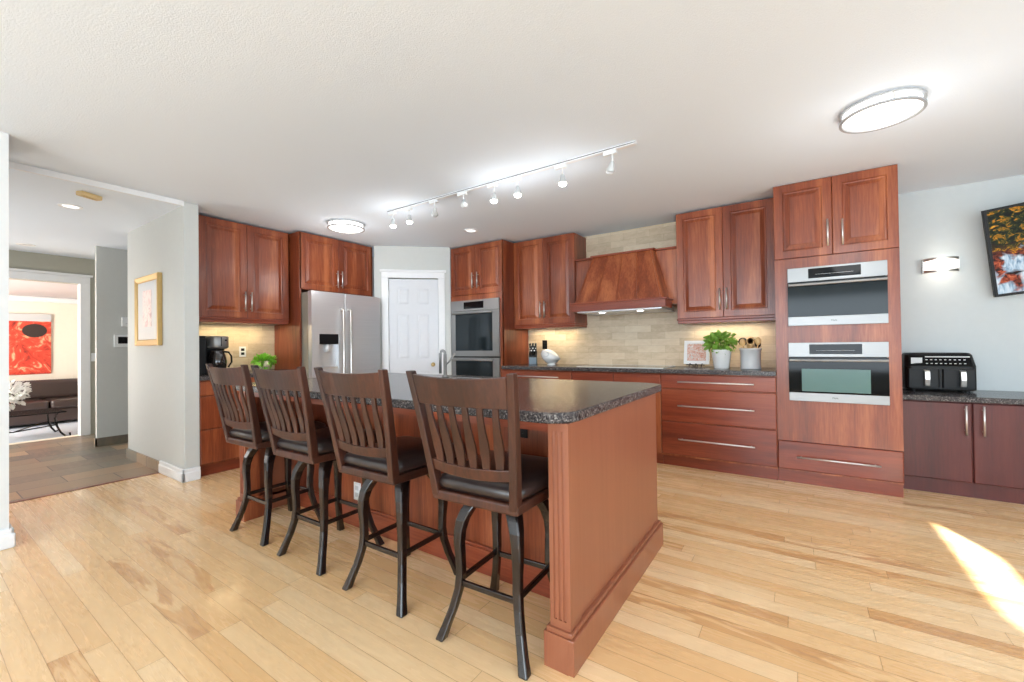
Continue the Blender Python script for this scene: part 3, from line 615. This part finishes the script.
fin(B((-.26, .26, -.19, -.18, 0, .003), (-.26, .26, .18, .19, 0, .003), (-.26, -.25, -.18, .18, 0, .003), (.25, .26, -.18, .18, 0, .003)), 'rim', 'steel', sk)
fin(B((-.25, .25, -.18, .18, 0, .0015)), 'basin', 'blackgloss', sk)

# ------------------------------------------------------------------ bar stools
def make_stool():
    t = thing('bar_stool', 'x', 'bar stool', (0, 0, 0), 0, 'bar stools along the island')
    up = bpy.data.objects.new('swivel_seat', None)  # placeholder, removed below
    bpy.data.objects.remove(up)
    # seat frame (trapezoid)
    def trap(z0, z1, ins, m, name, rad=.02, extra=None, bev=.004, wb=.385, wf=.45, yb=-.232, yf=.215):
        bm = bmesh.new(); r_ = []
        for z in (z0, z1): r_.append([(-wb/2+ins, yb+ins, z), (wb/2-ins, yb+ins, z), (wf/2-ins, yf-ins, z), (-wf/2+ins, yf-ins, z)])
        loft(bm, r_); return fin(bm, name, m, t, bevel=bev, seg=3)
    trap(.570, .608, 0, 'espresso', 'seat_frame', bev=.008)
    # cushion: domed
    bm = bmesh.new(); rings = []
    for k, (ins, z) in enumerate(((.016, .606), (.004, .614), (-.004, .632), (.002, .652), (.026, .668), (.08, .678), (.15, .682))):
        wb, wf, yb, yf = .385/2-ins, .45/2-ins, -.222+ins, .215-ins; r = max(.015, .05-ins*.2); ring = []
        for (cx, cy, a0) in ((wf-r, yf-r, 0), (-wf+r, yf-r, 90), (-wb+r, yb+r, 180), (wb-r, yb+r, 270)):
            for q in range(5):
                a = R(a0+22.5*q); ring.append((cx+r*math.cos(a), cy+r*math.sin(a), z))
        rings.append(ring)
    loft(bm, rings); fin(bm, 'cushion', 'leather', t, smooth=True)
    # back: curve helper gives (x,y,z) on the bowed back plane; s in [-1,1], z height
    def bk(s, z):
        q = (z-.6)/.465; hw = .176+.048*q; y = -.215-.075*q-.018*q*q
        return Vector((s*hw, y-.034*(1-s*s)*(.35+.65*q), z))
    for s in (-1, 1):
        bm = bmesh.new(); rings = []
        for k in range(9):
            z = .585+.488*k/8; c = bk(s, z); hx, hy = .0165-.002*k/8, .021-.006*k/8
            rings.append([(c.x-hx, c.y-hy, z), (c.x+hx, c.y-hy, z), (c.x+hx, c.y+hy, z), (c.x-hx, c.y+hy, z)])
        loft(bm, rings); fin(bm, 'back_post', 'espresso', t, bevel=.004)
    def rail(name, zf0, zf1, th):
        bm = bmesh.new(); rings = []
        for k in range(13):
            s = -.93+1.86*k/12; a = bk(s, zf0(s)); b = bk(s, zf1(s)); h = Vector((0, th/2, 0))
            rings.append([a-h, b-h, b+h, a+h])
        loft(bm, rings); return fin(bm, name, 'espresso', t, bevel=.003)
    rail('crest_rail', lambda s: .95+.0*s, lambda s: 1.052+.010*s*s, .018)
    rail('lower_rail', lambda s: .680+.012*s*s, lambda s: .724+.012*s*s, .018)
    for k in range(6):
        s0 = -.71+1.42*k/5; bm = bmesh.new(); rings = []
        for j in range(9):
            q = j/8; z = .718+.24*q; c = bk(s0*(1-.0*q), z); hw = .0125+.008*math.exp(-((q-.32)/.28)**2)
            c.y += .003*math.sin(q*PI*2)
            rings.append([(c.x-hw, c.y-.005, z), (c.x+hw, c.y-.005, z), (c.x+hw, c.y+.005, z), (c.x-hw, c.y+.005, z)])
        loft(bm, rings); fin(bm, 'slat', 'espresso', t, bevel=.002)
    bm = bmesh.new(); lathe(bm, [(.10, .548), (.12, .555), (.12, .57)], n=28); box(bm, -.085, .085, -.085, .085, .53, .55)
    fin(bm, 'swivel_plate', 'espresso_dark', t)
    prof = [(.105, .562, .034, .0), (.128, .538, .033, .0), (.155, .505, .031, .0), (.178, .465, .028, .0), (.190, .42, .025, .0), (.193, .37, .023, .0), (.189, .31, .021, .0), (.187, .25, .021, .0), (.196, .19, .020, .0), (.218, .12, .020, .0), (.248, .05, .021, .0), (.270, .0, .024, .0)]
    def leg_c(z):
        for (a, b) in zip(prof, prof[1:]):
            if b[1] <= z <= a[1]:
                q = (a[1]-z)/(a[1]-b[1]); return a[0]+(b[0]-a[0])*q
    for ax, ay in ((-1, -1), (1, -1), (1, 1), (-1, 1)):
        d = Vector((ax, ay, 0)).normalized(); bm = bmesh.new(); rings = []
        for r, z, a, b in prof:
            c = d*r+Vector((0, 0, z)); u = Vector((d.y, -d.x, 0))
            hr, ht = a*.8, b*.8
            # squarish section aligned to the stool sides
            X, Y = Vector((1, 0, 0)), Vector((0, 1, 0))
            rings.append([c-X*hr-Y*hr, c+X*hr-Y*hr, c+X*hr+Y*hr, c-X*hr+Y*hr])
        loft(bm, rings); fin(bm, 'leg', 'espresso_dark', t, bevel=.006, seg=2)
    for (ax, ay, bx, by, z) in ((-1, -1, 1, -1, .215), (-1, 1, 1, 1, .215), (-1, -1, -1, 1, .225), (1, -1, 1, 1, .225)):
        q = leg_c(z)*.707; bm = bmesh.new()
        a, b = Vector((ax*q, ay*q, z)), Vector((bx*q, by*q, z)); dd = (b-a).normalized(); sd_ = Vector((dd.y, -dd.x, 0))*.007; uu = Vector((0, 0, .011))
        loft(bm, [[p-sd_-uu, p+sd_-uu, p+sd_+uu, p-sd_+uu] for p in (a, b)]); fin(bm, 'footrest_bar', 'espresso_dark', t, bevel=.003)
    return t
st0 = make_stool()
STL = ['dark wooden slat-back bar stool nearest the fluted island post', 'dark wooden slat-back bar stool second from the fluted near post', 'dark wooden slat-back bar stool third from the fluted near post', 'dark wooden slat-back bar stool farthest from the camera, nearest the coffee maker']
stools = [st0]+[copy_tree(st0) for _ in range(3)]
for s_, lab, x, a in zip(stools, STL, (-1.015, -1.635, -2.245, -2.83), (3, 1, 1, 1)):
    s_.location = (x, 1.437, 0); s_['label'] = lab; s_.rotation_euler = (0, 0, R(a))

# ------------------------------------------------------------------ counter things
def leafball(name, m, parent, c, rx, rz, n, size, seedv):
    rnd = random.Random(seedv); bm = bmesh.new()
    for k in range(n):
        v = Vector((rnd.gauss(0, 1), rnd.gauss(0, 1), rnd.gauss(.15, 1))).normalized(); q = rnd.uniform(.45, 1)
        p = Vector((c[0]+v.x*rx*q, c[1]+v.y*rx*q, c[2]+v.z*rz*q)); s = size*rnd.uniform(.7, 1.2)
        rot = v.to_track_quat('X', 'Z').to_matrix() @ Matrix.Rotation(rnd.uniform(-1, 1), 3, 'X') @ Matrix.Rotation(rnd.uniform(-.9, .9), 3, 'Y')
        P = [(0, 0, 0), (.35, -.34, .06), (.75, -.28, .05), (1.05, 0, -.06), (.75, .28, .05), (.35, .34, .06), (.5, 0, -.05)]
        vs = [bm.verts.new(p+rot @ (Vector(t)*s)) for t in P]
        for i in range(6): bm.faces.new((vs[i], vs[(i+1) % 6], vs[6]))
    return fin(bm, name, m, parent)
# picture on easel
pe = thing('framed_print', 'small white framed floral print on a stand by the potted plant', 'picture', (-.865, 4.60, .92), R(-8))
bm = bmesh.new(); rings_rect(bm, -.125, .125, .03, .27, [(0, .014), (0, 0), (.028, 0), (.03, .003)]); f_ = fin(bm, 'frame', 'white', pe); f_.rotation_euler = (R(-8), 0, 0)
f2 = fin(B((-.093, .093, .0015, .0028, .063, .237)), 'print', 'citrus', f_)
bm = bmesh.new()
for x in (-.06, 0, .06): tube(bm, [(x, -.03, .006), (x, .0, .035), (x*.6, .05, .004)], .004, 6)
tube(bm, [(-.09, -.022, .022), (.09, -.022, .022)], .005, 6); fin(bm, 'stand', 'iron', pe, smooth=True)
# potted plant
pp = thing('potted_plant', 'leafy green herb in a tapered white pot on the range counter', 'plant', (-.608, 4.44, .92))
bm = bmesh.new(); lathe(bm, [(.062, 0), (.066, .004), (.086, .165), (.09, .17), (.09, .178), (.082, .178), (.078, .16), (0, .155)], n=28); fin(bm, 'pot', 'ceramic', pp, smooth=True)
bm = bmesh.new(); lathe(bm, [(.076, 0), (.04, .006), (0, .008)], (0, 0, .154), 20); fin(bm, 'soil', 'soil', pp)
leafball('foliage', 'leaf', pp, (-.01, 0, .245), .125, .085, 330, .05, 3)
bm = bmesh.new()
for k in range(14):
    a = k*2.4; tube(bm, [(.03*math.cos(a), .03*math.sin(a), .155), (.05*math.cos(a), .05*math.sin(a), .2), (.09*math.cos(a), .09*math.sin(a), .26)], .0025, 5)
fin(bm, 'stem', 'stem', pp)
# utensil crock + utensils
CX, CY = -.366, 4.44
cr = thing('utensil_crock', 'pale grey cylindrical utensil crock beside the tall oven cabinet', 'crock', (CX, CY, .92))
bm = bmesh.new(); lathe(bm, [(.08, 0), (.084, .004), (.084, .014), (.081, .018), (.083, .17), (.09, .175), (.09, .19), (.078, .19), (.077, .012), (0, .01)], n=30); fin(bm, 'pot', 'crock', cr, smooth=True)
def utensil(name, label, m, dx, dy, lean, head, hl=.25):
    base = Vector((dx*.4, dy*.4, .012)); tip = Vector((dx*1.0+lean, dy, hl)); bm = bmesh.new(); tube(bm, [base, tip], .005, 8)
    o = thing(name, label, 'utensil', (CX, CY, .92), 0, 'utensils in the crock')
    fin(bm, 'handle', m, o, smooth=True); bm = bmesh.new(); d = (tip-base).normalized()
    if head == 'spoon':
        for zz in (0,): pass
        loft(bm, [[tip+Vector((r*math.cos(2*PI*k/14)*.9, h*.2+.006*math.sin(2*PI*k/14)*0+r*.0, .028+r*1.25*math.sin(2*PI*k/14))) for k in range(14)] for r, h in ((.026, -.06), (.028, 0), (.018, .03), (.004, .045))])
    elif head == 'ring':
        P = [tip+Vector((.03*math.cos(R(a)), 0, .03+.033*math.sin(R(a)))) for a in range(0, 361, 24)]; tube(bm, P, .006, 8)
        loft(bm, [[tip+Vector((r*math.cos(2*PI*k/14), .001, .03+r*math.sin(2*PI*k/14))) for k in range(14)] for r in (.028, .004)])
    else:
        loft(bm, [[tip+Vector((x, y, z)) for x, y in ((-wd, -.003), (wd, -.003), (wd, .003), (-wd, .003))] for wd, z in ((.006, -.01), (.024, .012), (.028, .06), (.022, .075))])
    fin(bm, 'head', m, o, smooth=True)
utensil('wooden_spoon', 'beech spoon leaning left in the grey crock', 'spoonwood', -.05, -.012, -.012, 'spoon', .215)
utensil('wooden_spatula', 'short beech spatula in the middle of the grey crock', 'spoonwood', -.004, .022, 0, 'flat', .178)
utensil('slotted_spoon', 'beech ring-shaped spoon upright in the grey crock', 'spoonwood', .004, -.04, .0, 'ring', .225)
utensil('ladle', 'black ladle at the left rim of the grey crock', 'knob_black', -.055, .035, -.01, 'ring', .22)
utensil('spatula', 'black slanted spatula at the right rim of the grey crock', 'knob_black', .045, .03, .012, 'flat', .2)
utensil('serving_spoon', 'pale serving spoon at right of the grey crock', 'spoonwood', .05, -.045, .015, 'spoon', .225)
# knife block + knives
KX, KY = -2.735, 4.50
KR = R(28)
kb = thing('knife_block', 'dark knife block with pale blue front by the left end of range counter', 'knife block', (KX, KY, .92), KR)
bm = bmesh.new(); loft(bm, [[(x, y, z) for y, z in ((-.06, 0), (.06, 0), (.075, .17), (-.03, .115))] for x in (-.05, .05)]); fin(bm, 'block', 'knob_black', kb, bevel=.004)
fin(B((-.046, .046, -.072, -.056, .004, .09)), 'front_panel', 'blue_grey', kb, bevel=.003)
k0 = None; n_ = 0
KL = ['top left corner', 'top middle', 'top right corner', 'middle left', 'centre', 'middle right', 'bottom left', 'bottom right']
for x, y, z in ((-.033, .05, .15), (0, .05, .152), (.033, .05, .15), (-.033, .015, .147), (0, .015, .149), (.033, .015, .147), (-.02, -.018, .12), (.02, -.018, .12)):
    if k0 is None:
        kn = thing('kitchen_knife', 'x', 'knife', (0, 0, 0), 0, 'knives in the block')
        bm = bmesh.new(); tube(bm, [(0, .001, -.003), (0, 0, .0), (0, -.022, .06), (0, -.042, .105)], [.007, .011, .0105, .013], 8); fin(bm, 'handle', 'knob_black', kn, smooth=True)
        bm = bmesh.new()
        for q in (.04,): box(bm, -.006, .006, -.018-q*.4, -.008-q*.4, q, q+.012)
        fin(bm, 'bolster', 'nickel', kn); k0 = kn
    else: kn = copy_tree(k0)
    kn.location = (KX+x*math.cos(KR)-y*math.sin(KR), KY+x*math.sin(KR)+y*math.cos(KR), .928+z); kn.rotation_euler = (0, 0, KR); kn['label'] = 'black handled knife in the knife block, slot at %s' % KL[n_]; n_ += 1
# white bowl/jar tilted
wb = thing('salt_cellar', 'glossy white ceramic cellar with slanted opening next to knife block', 'cellar', (-2.46, 4.47, .92))
wb.scale = (1.15, 1.15, 1)
bm = bmesh.new(); lathe(bm, [(.045, 0), (.048, .004), (.036, .018), (.06, .035), (.09, .07), (.1, .105), (.093, .145), (.07, .175), (.04, .19), (0, .193)], n=28)
for v in bm.verts:
    if v.co.z > .09: v.co.x -= (v.co.z-.09)*.35; v.co.z -= max(0, v.co.x+.03)*.35
fin(bm, 'body', 'ceramic', wb, smooth=True)
bm = bmesh.new(); lathe(bm, [(.0, 0), (.03, .004), (.033, .0)], n=20); o = fin(bm, 'opening', 'crock', wb, smooth=True); o.location = (-.01, -.086, .13); o.rotation_euler = (R(70), 0, 0)
# coffee maker
cm = thing('coffee_maker', 'steel and black drip coffee maker on the left counter', 'coffee maker', (-4.82, 1.835, .92), RX)
fin(B((-.11, .11, -.13, .12, 0, .03)), 'base', 'black', cm, bevel=.008)
fin(B((-.11, .10, .04, .12, .03, .375)), 'water_tank', 'black', cm, bevel=.01)
bm = bmesh.new(); lathe(bm, [(.085, .245), (.096, .255), (.1, .265), (.1, .36), (.095, .37), (0, .375)], (0, -.03, 0), 28); hd_ = fin(bm, 'brew_head', 'steel2', cm, smooth=True)
fin(B((-.003, .003, -.1335, -.13, .27, .36), (.035, .05, -.129, -.12, .32, .335)), 'control_strip', 'black', hd_)
bm = bmesh.new(); lathe(bm, [(.06, .037), (.078, .05), (.085, .12), (.072, .185), (.055, .215), (.06, .225), (0, .228)], (0, -.035, 0), 28); cf = fin(bm, 'carafe', 'carafe', cm, smooth=True)
bm = bmesh.new(); tube(bm, [(.05, -.06, .215), (.085, -.08, .21), (.105, -.09, .17), (.108, -.09, .11), (.08, -.08, .06)], .009, 8); fin(bm, 'carafe_handle', 'black', cf, smooth=True)
bm = bmesh.new(); lathe(bm, [(.07, .03), (.07, .036), (0, .037)], (0, -.035, 0), 24); fin(bm, 'hot_plate', 'chrome', cm)
# black canister behind the column next to coffee maker (seen as a tall dark shape)
bx = thing('small_appliance', 'tall plain black appliance between wall and coffee maker', 'appliance', (-4.80, 1.70, .92))
fin(B((-.12, .1, -.062, .016, 0, .352)), 'body', 'black', bx, bevel=.008); fin(B((-.115, .095, -.058, .012, .352, .365)), 'lid', 'black', bx, bevel=.004)
# green leafy bunch
lp = thing('leafy_plant', 'bright lime green leafy plant with pale centre on left counter', 'plant', (-4.82, 2.30, .92))
lp.scale = (.78, .78, .78)
bm = bmesh.new(); lathe(bm, [(.05, 0), (.06, .004), (.07, .07), (.064, .07), (0, .06)], n=20); fin(bm, 'pot', 'cushion', lp, smooth=True)
leafball('foliage', 'leaf2', lp, (0, 0, .13), .125, .075, 260, .06, 9)
for v in lp.children[-1].data.vertices: v.co.z = max(v.co.z, .006)
bm = bmesh.new(); lathe(bm, [(0, 0), (.035, .01), (.045, .05), (.03, .085), (0, .09)], n=14); o = fin(bm, 'bloom', 'cushion', lp, smooth=True); o.location = (.105, -.02, .05)
# air fryer
af = thing('air_fryer', 'black dual-drawer air fryer on the desk counter', 'air fryer', (.945, 4.76, .745))
af.scale = (1.05, 1, 1)
def rbox(x0, x1, y0, y1, zs, r):
    bm = bmesh.new(); cx, cy = (x0+x1)/2, (y0+y1)/2; ring = []
    for z, ins, yo in zs: ring.append([(cx+a, cy+b+yo*(1 if b < 0 else 0), z) for a, b in rrect(x1-x0-2*ins, y1-y0-2*ins, r, 5)])
    loft(bm, ring); return bm
fin(rbox(-.2, .2, 0, .27, ((.012, .01, 0), (.02, 0, 0), (.19, 0, 0), (.205, .0, .0), (.295, .008, .045), (.312, .02, .05)), .05), 'body', 'black', af, smooth=False, bevel=.003)
bm = bmesh.new(); y_ = lambda z: .0+(z-.205)/.09*.045-.003
loft(bm, [[(x, y_(z)+.012*(abs(x)/.2)**6, z) for x in [-.17+.34*k/10 for k in range(11)]] for z in (.212, .29)], cap=False, closed=False)
fin(bm, 'control_panel', 'blackgloss', af)
bm = bmesh.new()
for k in range(9):
    for j in range(2): box(bm, -.08+.026*k, -.068+.026*k, y_(.225+.03*j)-.003, y_(.225+.03*j)-.001, .225+.03*j, .231+.03*j)
box(bm, -.165, -.10, y_(.24)-.004, y_(.24)-.001, .225, .275); box(bm, -.08, .165, y_(.285)-.004, y_(.285)-.001, .277, .286)
fin(bm, 'control_symbols', 'crock', af)
for x in (-.098, .098):
    d = fin(rbox(x-.092, x+.092, -.012, .03, ((.03, 0, 0), (.185, 0, 0)), .015), 'drawer', 'black', af, bevel=.003)
    bm = bmesh.new(); loft(bm, [[(x+a, yy, z) for a in (.0, .03)]+[(x+a, yy+.02, z) for a in (.03, .0)] for yy, z in ((-.03, .175), (-.055, .165), (-.06, .10), (-.05, .05), (-.03, .045))]); fin(bm, 'handle', 'nickel', d, bevel=.004)
bm = bmesh.new()
for x in (-.15, .15):
    for yy in (.04, .23): lathe(bm, [(.015, 0), (.015, .014)], (x, yy, 0), 12)
fin(bm, 'foot', 'black', af)
# ------------------------------------------------------------------ television
def tvmat():
    g = G('waterfall_screen'); co = g.co(); sx = g.node('ShaderNodeSeparateXYZ'); g.put(sx.inputs[0], co); X, Z = sx.outputs[0], sx.outputs[2]
    n1 = g.noise(g.mapping(co, (8, 1, 11)), 2.6, 6, .65, 1.0); n2 = g.noise(g.mapping(co, (16, 1, 4)), 3.0, 4, .6, .6)
    top = g.ramp(n1, [(.42, rgb(8, 10, 5)), (.53, rgb(44, 56, 14)), (.57, rgb(130, 100, 16)), (.66, rgb(230, 140, 24)), (.72, rgb(250, 205, 70))])
    rocks = g.ramp(n1, [(.36, rgb(18, 12, 14)), (.47, rgb(90, 40, 28)), (.57, rgb(176, 76, 46)), (.66, rgb(214, 120, 84))])
    water = g.ramp(n2, [(.3, rgb(96, 130, 160)), (.5, rgb(190, 214, 232)), (.7, rgb(246, 250, 253))])
    z2 = g.math('ADD', Z, g.math('MULTIPLY', g.math('SUBTRACT', n1, .5), .5))
    lowm = g.ramp(g.math('ADD', g.math('MULTIPLY', z2, 1.3), .5), [(.48, (1, 1, 1, 1)), (.56, (0, 0, 0, 1))])
    wn = g.ramp(g.noise(g.mapping(co, (2.6, 1, 3.4), (0, .5, 0)), 2.2, 3, .5, .4), [(.48, (0, 0, 0, 1)), (.55, (1, 1, 1, 1))])
    low = g.mix(wn, rocks, water); col = g.mix(lowm, top, low)
    g.set(Base_Color=(.01, .01, .01, 1), Emission_Color=col, Emission_Strength=.9, Roughness=.4, Specular_IOR_Level=.1); return g.m
M['screen'] = tvmat()
tv = thing('television', 'black framed television showing an autumn waterfall on the right wall', 'television', (0, 0, 0))
tvw, tvh = 1.18, .70
bm = bmesh.new(); rings_rect(bm, 0, tvw, -tvh, 0, [(0, .03), (0, .002), (.002, 0), (.02, 0), (.022, .004)]); fin(bm, 'bezel', 'black', tv)
o = fin(B((-tvw/2+.021, tvw/2-.021, .002, .0038, -tvh/2+.021, tvh/2-.021)), 'screen', 'screen', tv); o.location = (tvw/2, 0, -tvh/2)
fin(B((.45, .73, .03, .09, -.5, -.2)), 'wall_mount', 'iron', tv)
tv.location = (1.232, 4.90, 2.19); tv.rotation_euler = (R(7), R(-6.6), 0)
# wall sconce
scn = thing('wall_sconce', 'small nickel wall sconce with glowing glass beside tall cabinet', 'wall lamp', (1.013, 5.06, 1.80))
bm = bmesh.new(); loft(bm, [[(x, y, z) for x, y in [(-.105+.21*k/12, -.03-.055*math.sin(PI*k/12)) for k in range(13)]+[(.105-.21*k/12, -.026-.055*math.sin(PI-PI*k/12)) for k in range(13)]] for z in (-.052, .052)]); fin(bm, 'glass_shade', 'sconceglow', scn)
for z in (-.062, .05):
    bm = bmesh.new(); zz = lambda k: (.02*math.cos(PI*(k/12*2-1)) if 0 else 0)
    rings = []
    for k in range(13):
        x = -.113+.226*k/12; y = -.034-.06*math.sin(PI*k/12); e = .016*abs(k/6-1)**1.5; a, b = (z, z+.012+e) if z < 0 else (z-e, z+.012)
        rings.append([(x, y, a), (x, y-.003, a), (x, y-.003, b), (x, y, b)])
    loft(bm, rings); fin(bm, 'metal_band', 'nickel', scn)
fin(B((-.075, .075, -.03, 0, -.03, .03), (-.113, -.105, -.04, -.0, -.06, .06), (.105, .113, -.04, -.0, -.06, .06)), 'backplate', 'nickel', scn)
def point(name, loc, e, r=.03, col=(1, .95, .88)):
    d = bpy.data.lights.new(name, 'POINT'); d.energy = e; d.shadow_soft_size = r; d.color = col; o = bpy.data.objects.new(name, d); COL.objects.link(o); o.location = loc; return o
point('sconce_lamp', (1.013, 4.93, 1.69), .35, .04, (1, .85, .7)); point('sconce_lamp', (1.013, 4.93, 1.92), .2, .04, (1, .85, .7))
# ------------------------------------------------------------------ ceiling lights
fm = thing('ceiling_light', 'x', 'ceiling light', (0, 0, CE), 0, 'flush round ceiling lights')
bm = bmesh.new(); lathe(bm, [(.185, 0), (.19, -.03), (.19, -.055), (.17, -.068), (.1, -.072), (0, -.073)], n=40); fin(bm, 'diffuser', 'diff', fm, smooth=True)
for z, r in ((-.006, .207), (-.056, .207)):
    bm = bmesh.new(); loft(bm, [[(q*math.cos(2*PI*k/48), q*math.sin(2*PI*k/48), z+h) for k in range(48)] for q, h in ((r, 0), (r, -.01), (r-.016, -.01), (r-.016, 0), (r, 0))], cap=False); fin(bm, 'metal_ring', 'ring', fm)
bm = bmesh.new()
for a in (40, 160, 280): box(bm, .196*math.cos(R(a))-.004, .196*math.cos(R(a))+.004, .196*math.sin(R(a))-.004, .196*math.sin(R(a))+.004, -.056, -.006)
fin(bm, 'post', 'nickel', fm)
fm.scale = (.9, .9, .9); fm2 = copy_tree(fm); fm.location = (.40, 3.1, CE); fm2.location = (-3.93, 2.71, CE)
fm['label'] = 'round flush ceiling light in front of the tall oven cabinet'; fm2['label'] = 'round flush ceiling light in front of the refrigerator'
point('ceiling_lamp', (.415, 3.1, CE-.5), 5, .16, (.95, .98, 1)); point('ceiling_lamp', (-3.93, 2.71, CE-.5), 6, .16, (1, .98, .96))
def downlight(label, x, y, z, lit=True, e=6):
    o = thing('recessed_light', label, 'ceiling light', (x, y, z), 0, 'recessed ceiling lights')
    bm = bmesh.new(); loft(bm, [[(q*math.cos(2*PI*k/28), q*math.sin(2*PI*k/28), h) for k in range(28)] for q, h in ((.08, 0), (.078, -.006), (.058, -.006), (.052, 0))], cap=False); fin(bm, 'trim_ring', 'white', o)
    bm = bmesh.new(); lathe(bm, [(.055, 0), (.05, -.003), (0, -.004)], n=24); fin(bm, 'lamp', 'diff' if lit else 'lamp_off', o)
    if lit:
        d = bpy.data.lights.new('downlight_lamp', 'SPOT'); d.energy = e*3; d.spot_size = R(110); d.spot_blend = .7; d.shadow_soft_size = .04
        q = bpy.data.objects.new('downlight_lamp', d); COL.objects.link(q); q.location = (x, y, z-.03)
downlight('glowing recessed light above the double oven', -3.05, 3.70, CE)
downlight('recessed hall light nearer the kitchen, left of the gold frame', -5.28, .90, 2.435, True, 5)
downlight('recessed hall light above the living room doorway', -7.6, .92, 2.435, False)
ch = thing('ceiling_chime', 'beige oblong detector box on the hall ceiling', 'detector', (-4.74, .915, 2.435), R(25))
fin(B((-.03, .03, -.075, .075, -.035, 0)), 'housing', 'beige', ch, bevel=.006)
bm = bmesh.new()
for k in range(5): box(bm, -.02, .02, -.05+.02*k, -.045+.02*k, -.037, -.034)
fin(bm, 'grille_slot', 'brass', ch)
# track light
tr = thing('track_light', 'long white ceiling track running above the island', 'track light', (0, 2.70, CE))
fin(B((-3.24, -.845, -.018, .018, -.02, 0)), 'rail', 'white', tr, bevel=.003)
fin(B((-3.24, -.845, -.019, -.0175, -.013, -.008), (-3.24, -.845, .0175, .019, -.013, -.008)), 'conductor_strip', 'iron', tr)
TL = [(-3.18, 1, 20, 'farthest left'), (-2.955, 1, -15, 'second from the left end'), (-2.63, 0, 60, 'third from the left end'), (-2.30, 0, -50, 'fourth from the left end'), (-1.985, 1, 0, 'fourth from the right end'), (-1.76, 1, 10, 'third from the right end'), (-1.375, 1, 0, 'second from the right end'), (-1.005, 0, 40, 'at the right end')]
def head(lit):
    h = thing('track_spotlight', 'x', 'spotlight', (0, 0, 0), 0, 'spotlights on the ceiling track')
    fin(B((-.06, .03, -.014, .014, -.024, 0)), 'adapter', 'plastic_w', h, bevel=.003)
    bm = bmesh.new(); tube(bm, [(0, 0, -.024), (0, 0, -.07)], .005, 8); fin(bm, 'stem', 'plastic_w', h, smooth=True)
    bm = bmesh.new(); lathe(bm, [(.010, .0), (.015, -.008), (.019, -.03), (.028, -.055), (.031, -.066), (.028, -.064), (.0, -.05)], n=20)
    o = fin(bm, 'lamp_housing', 'track_grey', h, smooth=True); o.location = (0, 0, -.068)
    bm = bmesh.new(); lathe(bm, [(0, -.052), (.026, -.06), (.029, -.07), (.02, -.082), (0, -.086)], n=18); fin(bm, 'bulb', 'bulb' if lit else 'lamp_off', o, smooth=True)
    return h
h1, h0 = head(True), head(False); used = {True: False, False: False}
for x, lit, tl, lab in TL:
    lit = bool(lit); src = h1 if lit else h0
    h = src if not used[lit] else copy_tree(src); used[lit] = True
    h.location = (x, 2.70, CE-.02); h['label'] = 'white %s track spotlight %s of the track' % ('lit' if lit else 'unlit swivelled', lab) if 'end' in lab else 'white lit track spotlight farthest left on the track'
    if not lit:
        for c in h.children:
            if c.name.startswith('lamp_housing'): c.rotation_euler = (R(tl*.5), R(tl*.6), 0)
    if lit:
        d = bpy.data.lights.new('track_lamp', 'POINT'); d.energy = 1.6; d.color = (.93, .97, 1); d.shadow_soft_size = .05
        q = bpy.data.objects.new('track_lamp', d); COL.objects.link(q); q.location = (x, 2.70, CE-.215)
# ------------------------------------------------------------------ hall wall things
fp = thing('framed_picture', 'gold framed pink figure print on the hall side wall', 'picture', (-5.32, 1.46, 1.55))
bm = bmesh.new(); rings_rect(bm, -.33, .33, -.345, .345, [(0, 0), (0, -.035), (.01, -.04), (.05, -.03), (.06, -.02)]); f_ = fin(bm, 'frame', 'gold', fp)
fin(B((-.27, .27, -.024, -.02, -.285, .285)), 'mat_board', 'crock', fp); fin(B((-.12, .12, -.0265, -.024, -.16, .2)), 'print', 'pink', fp)
tm = thing('thermostat', 'white thermostat with grey screen on the hall wall', 'thermostat', (-7.05, 1.66, 1.28), RX)
fin(B((-.085, .085, -.025, 0, -.078, .078)), 'housing', 'plastic_w', tm, bevel=.006); fin(B((-.05, .07, -.0265, -.024, -.035, .05)), 'screen', 'iron', tm)
sb = thing('alarm_sensor', 'small white sensor box above the thermostat', 'sensor', (-7.05, 1.70, 1.52), RX)
fin(B((-.055, .055, -.03, 0, -.06, .06)), 'housing', 'plastic_w', sb, bevel=.006); fin(B((-.02, .02, -.032, -.029, -.03, -.02)), 'indicator', 'crock', sb)
ls = thing('light_switch', 'white light switch beside the doorway casing', 'switch', (-8.15, 1.62, 1.07), RX)
fin(B((-.035, .035, -.006, 0, -.058, .058)), 'cover_plate', 'plastic_w', ls, bevel=.002); fin(B((-.014, .014, -.012, -.005, -.028, .028)), 'rocker', 'white', ls, bevel=.002)

leafball('blossom', 'petal', BLOSSOM, (0, 0, .3), .3, .2, 420, .075, 21)
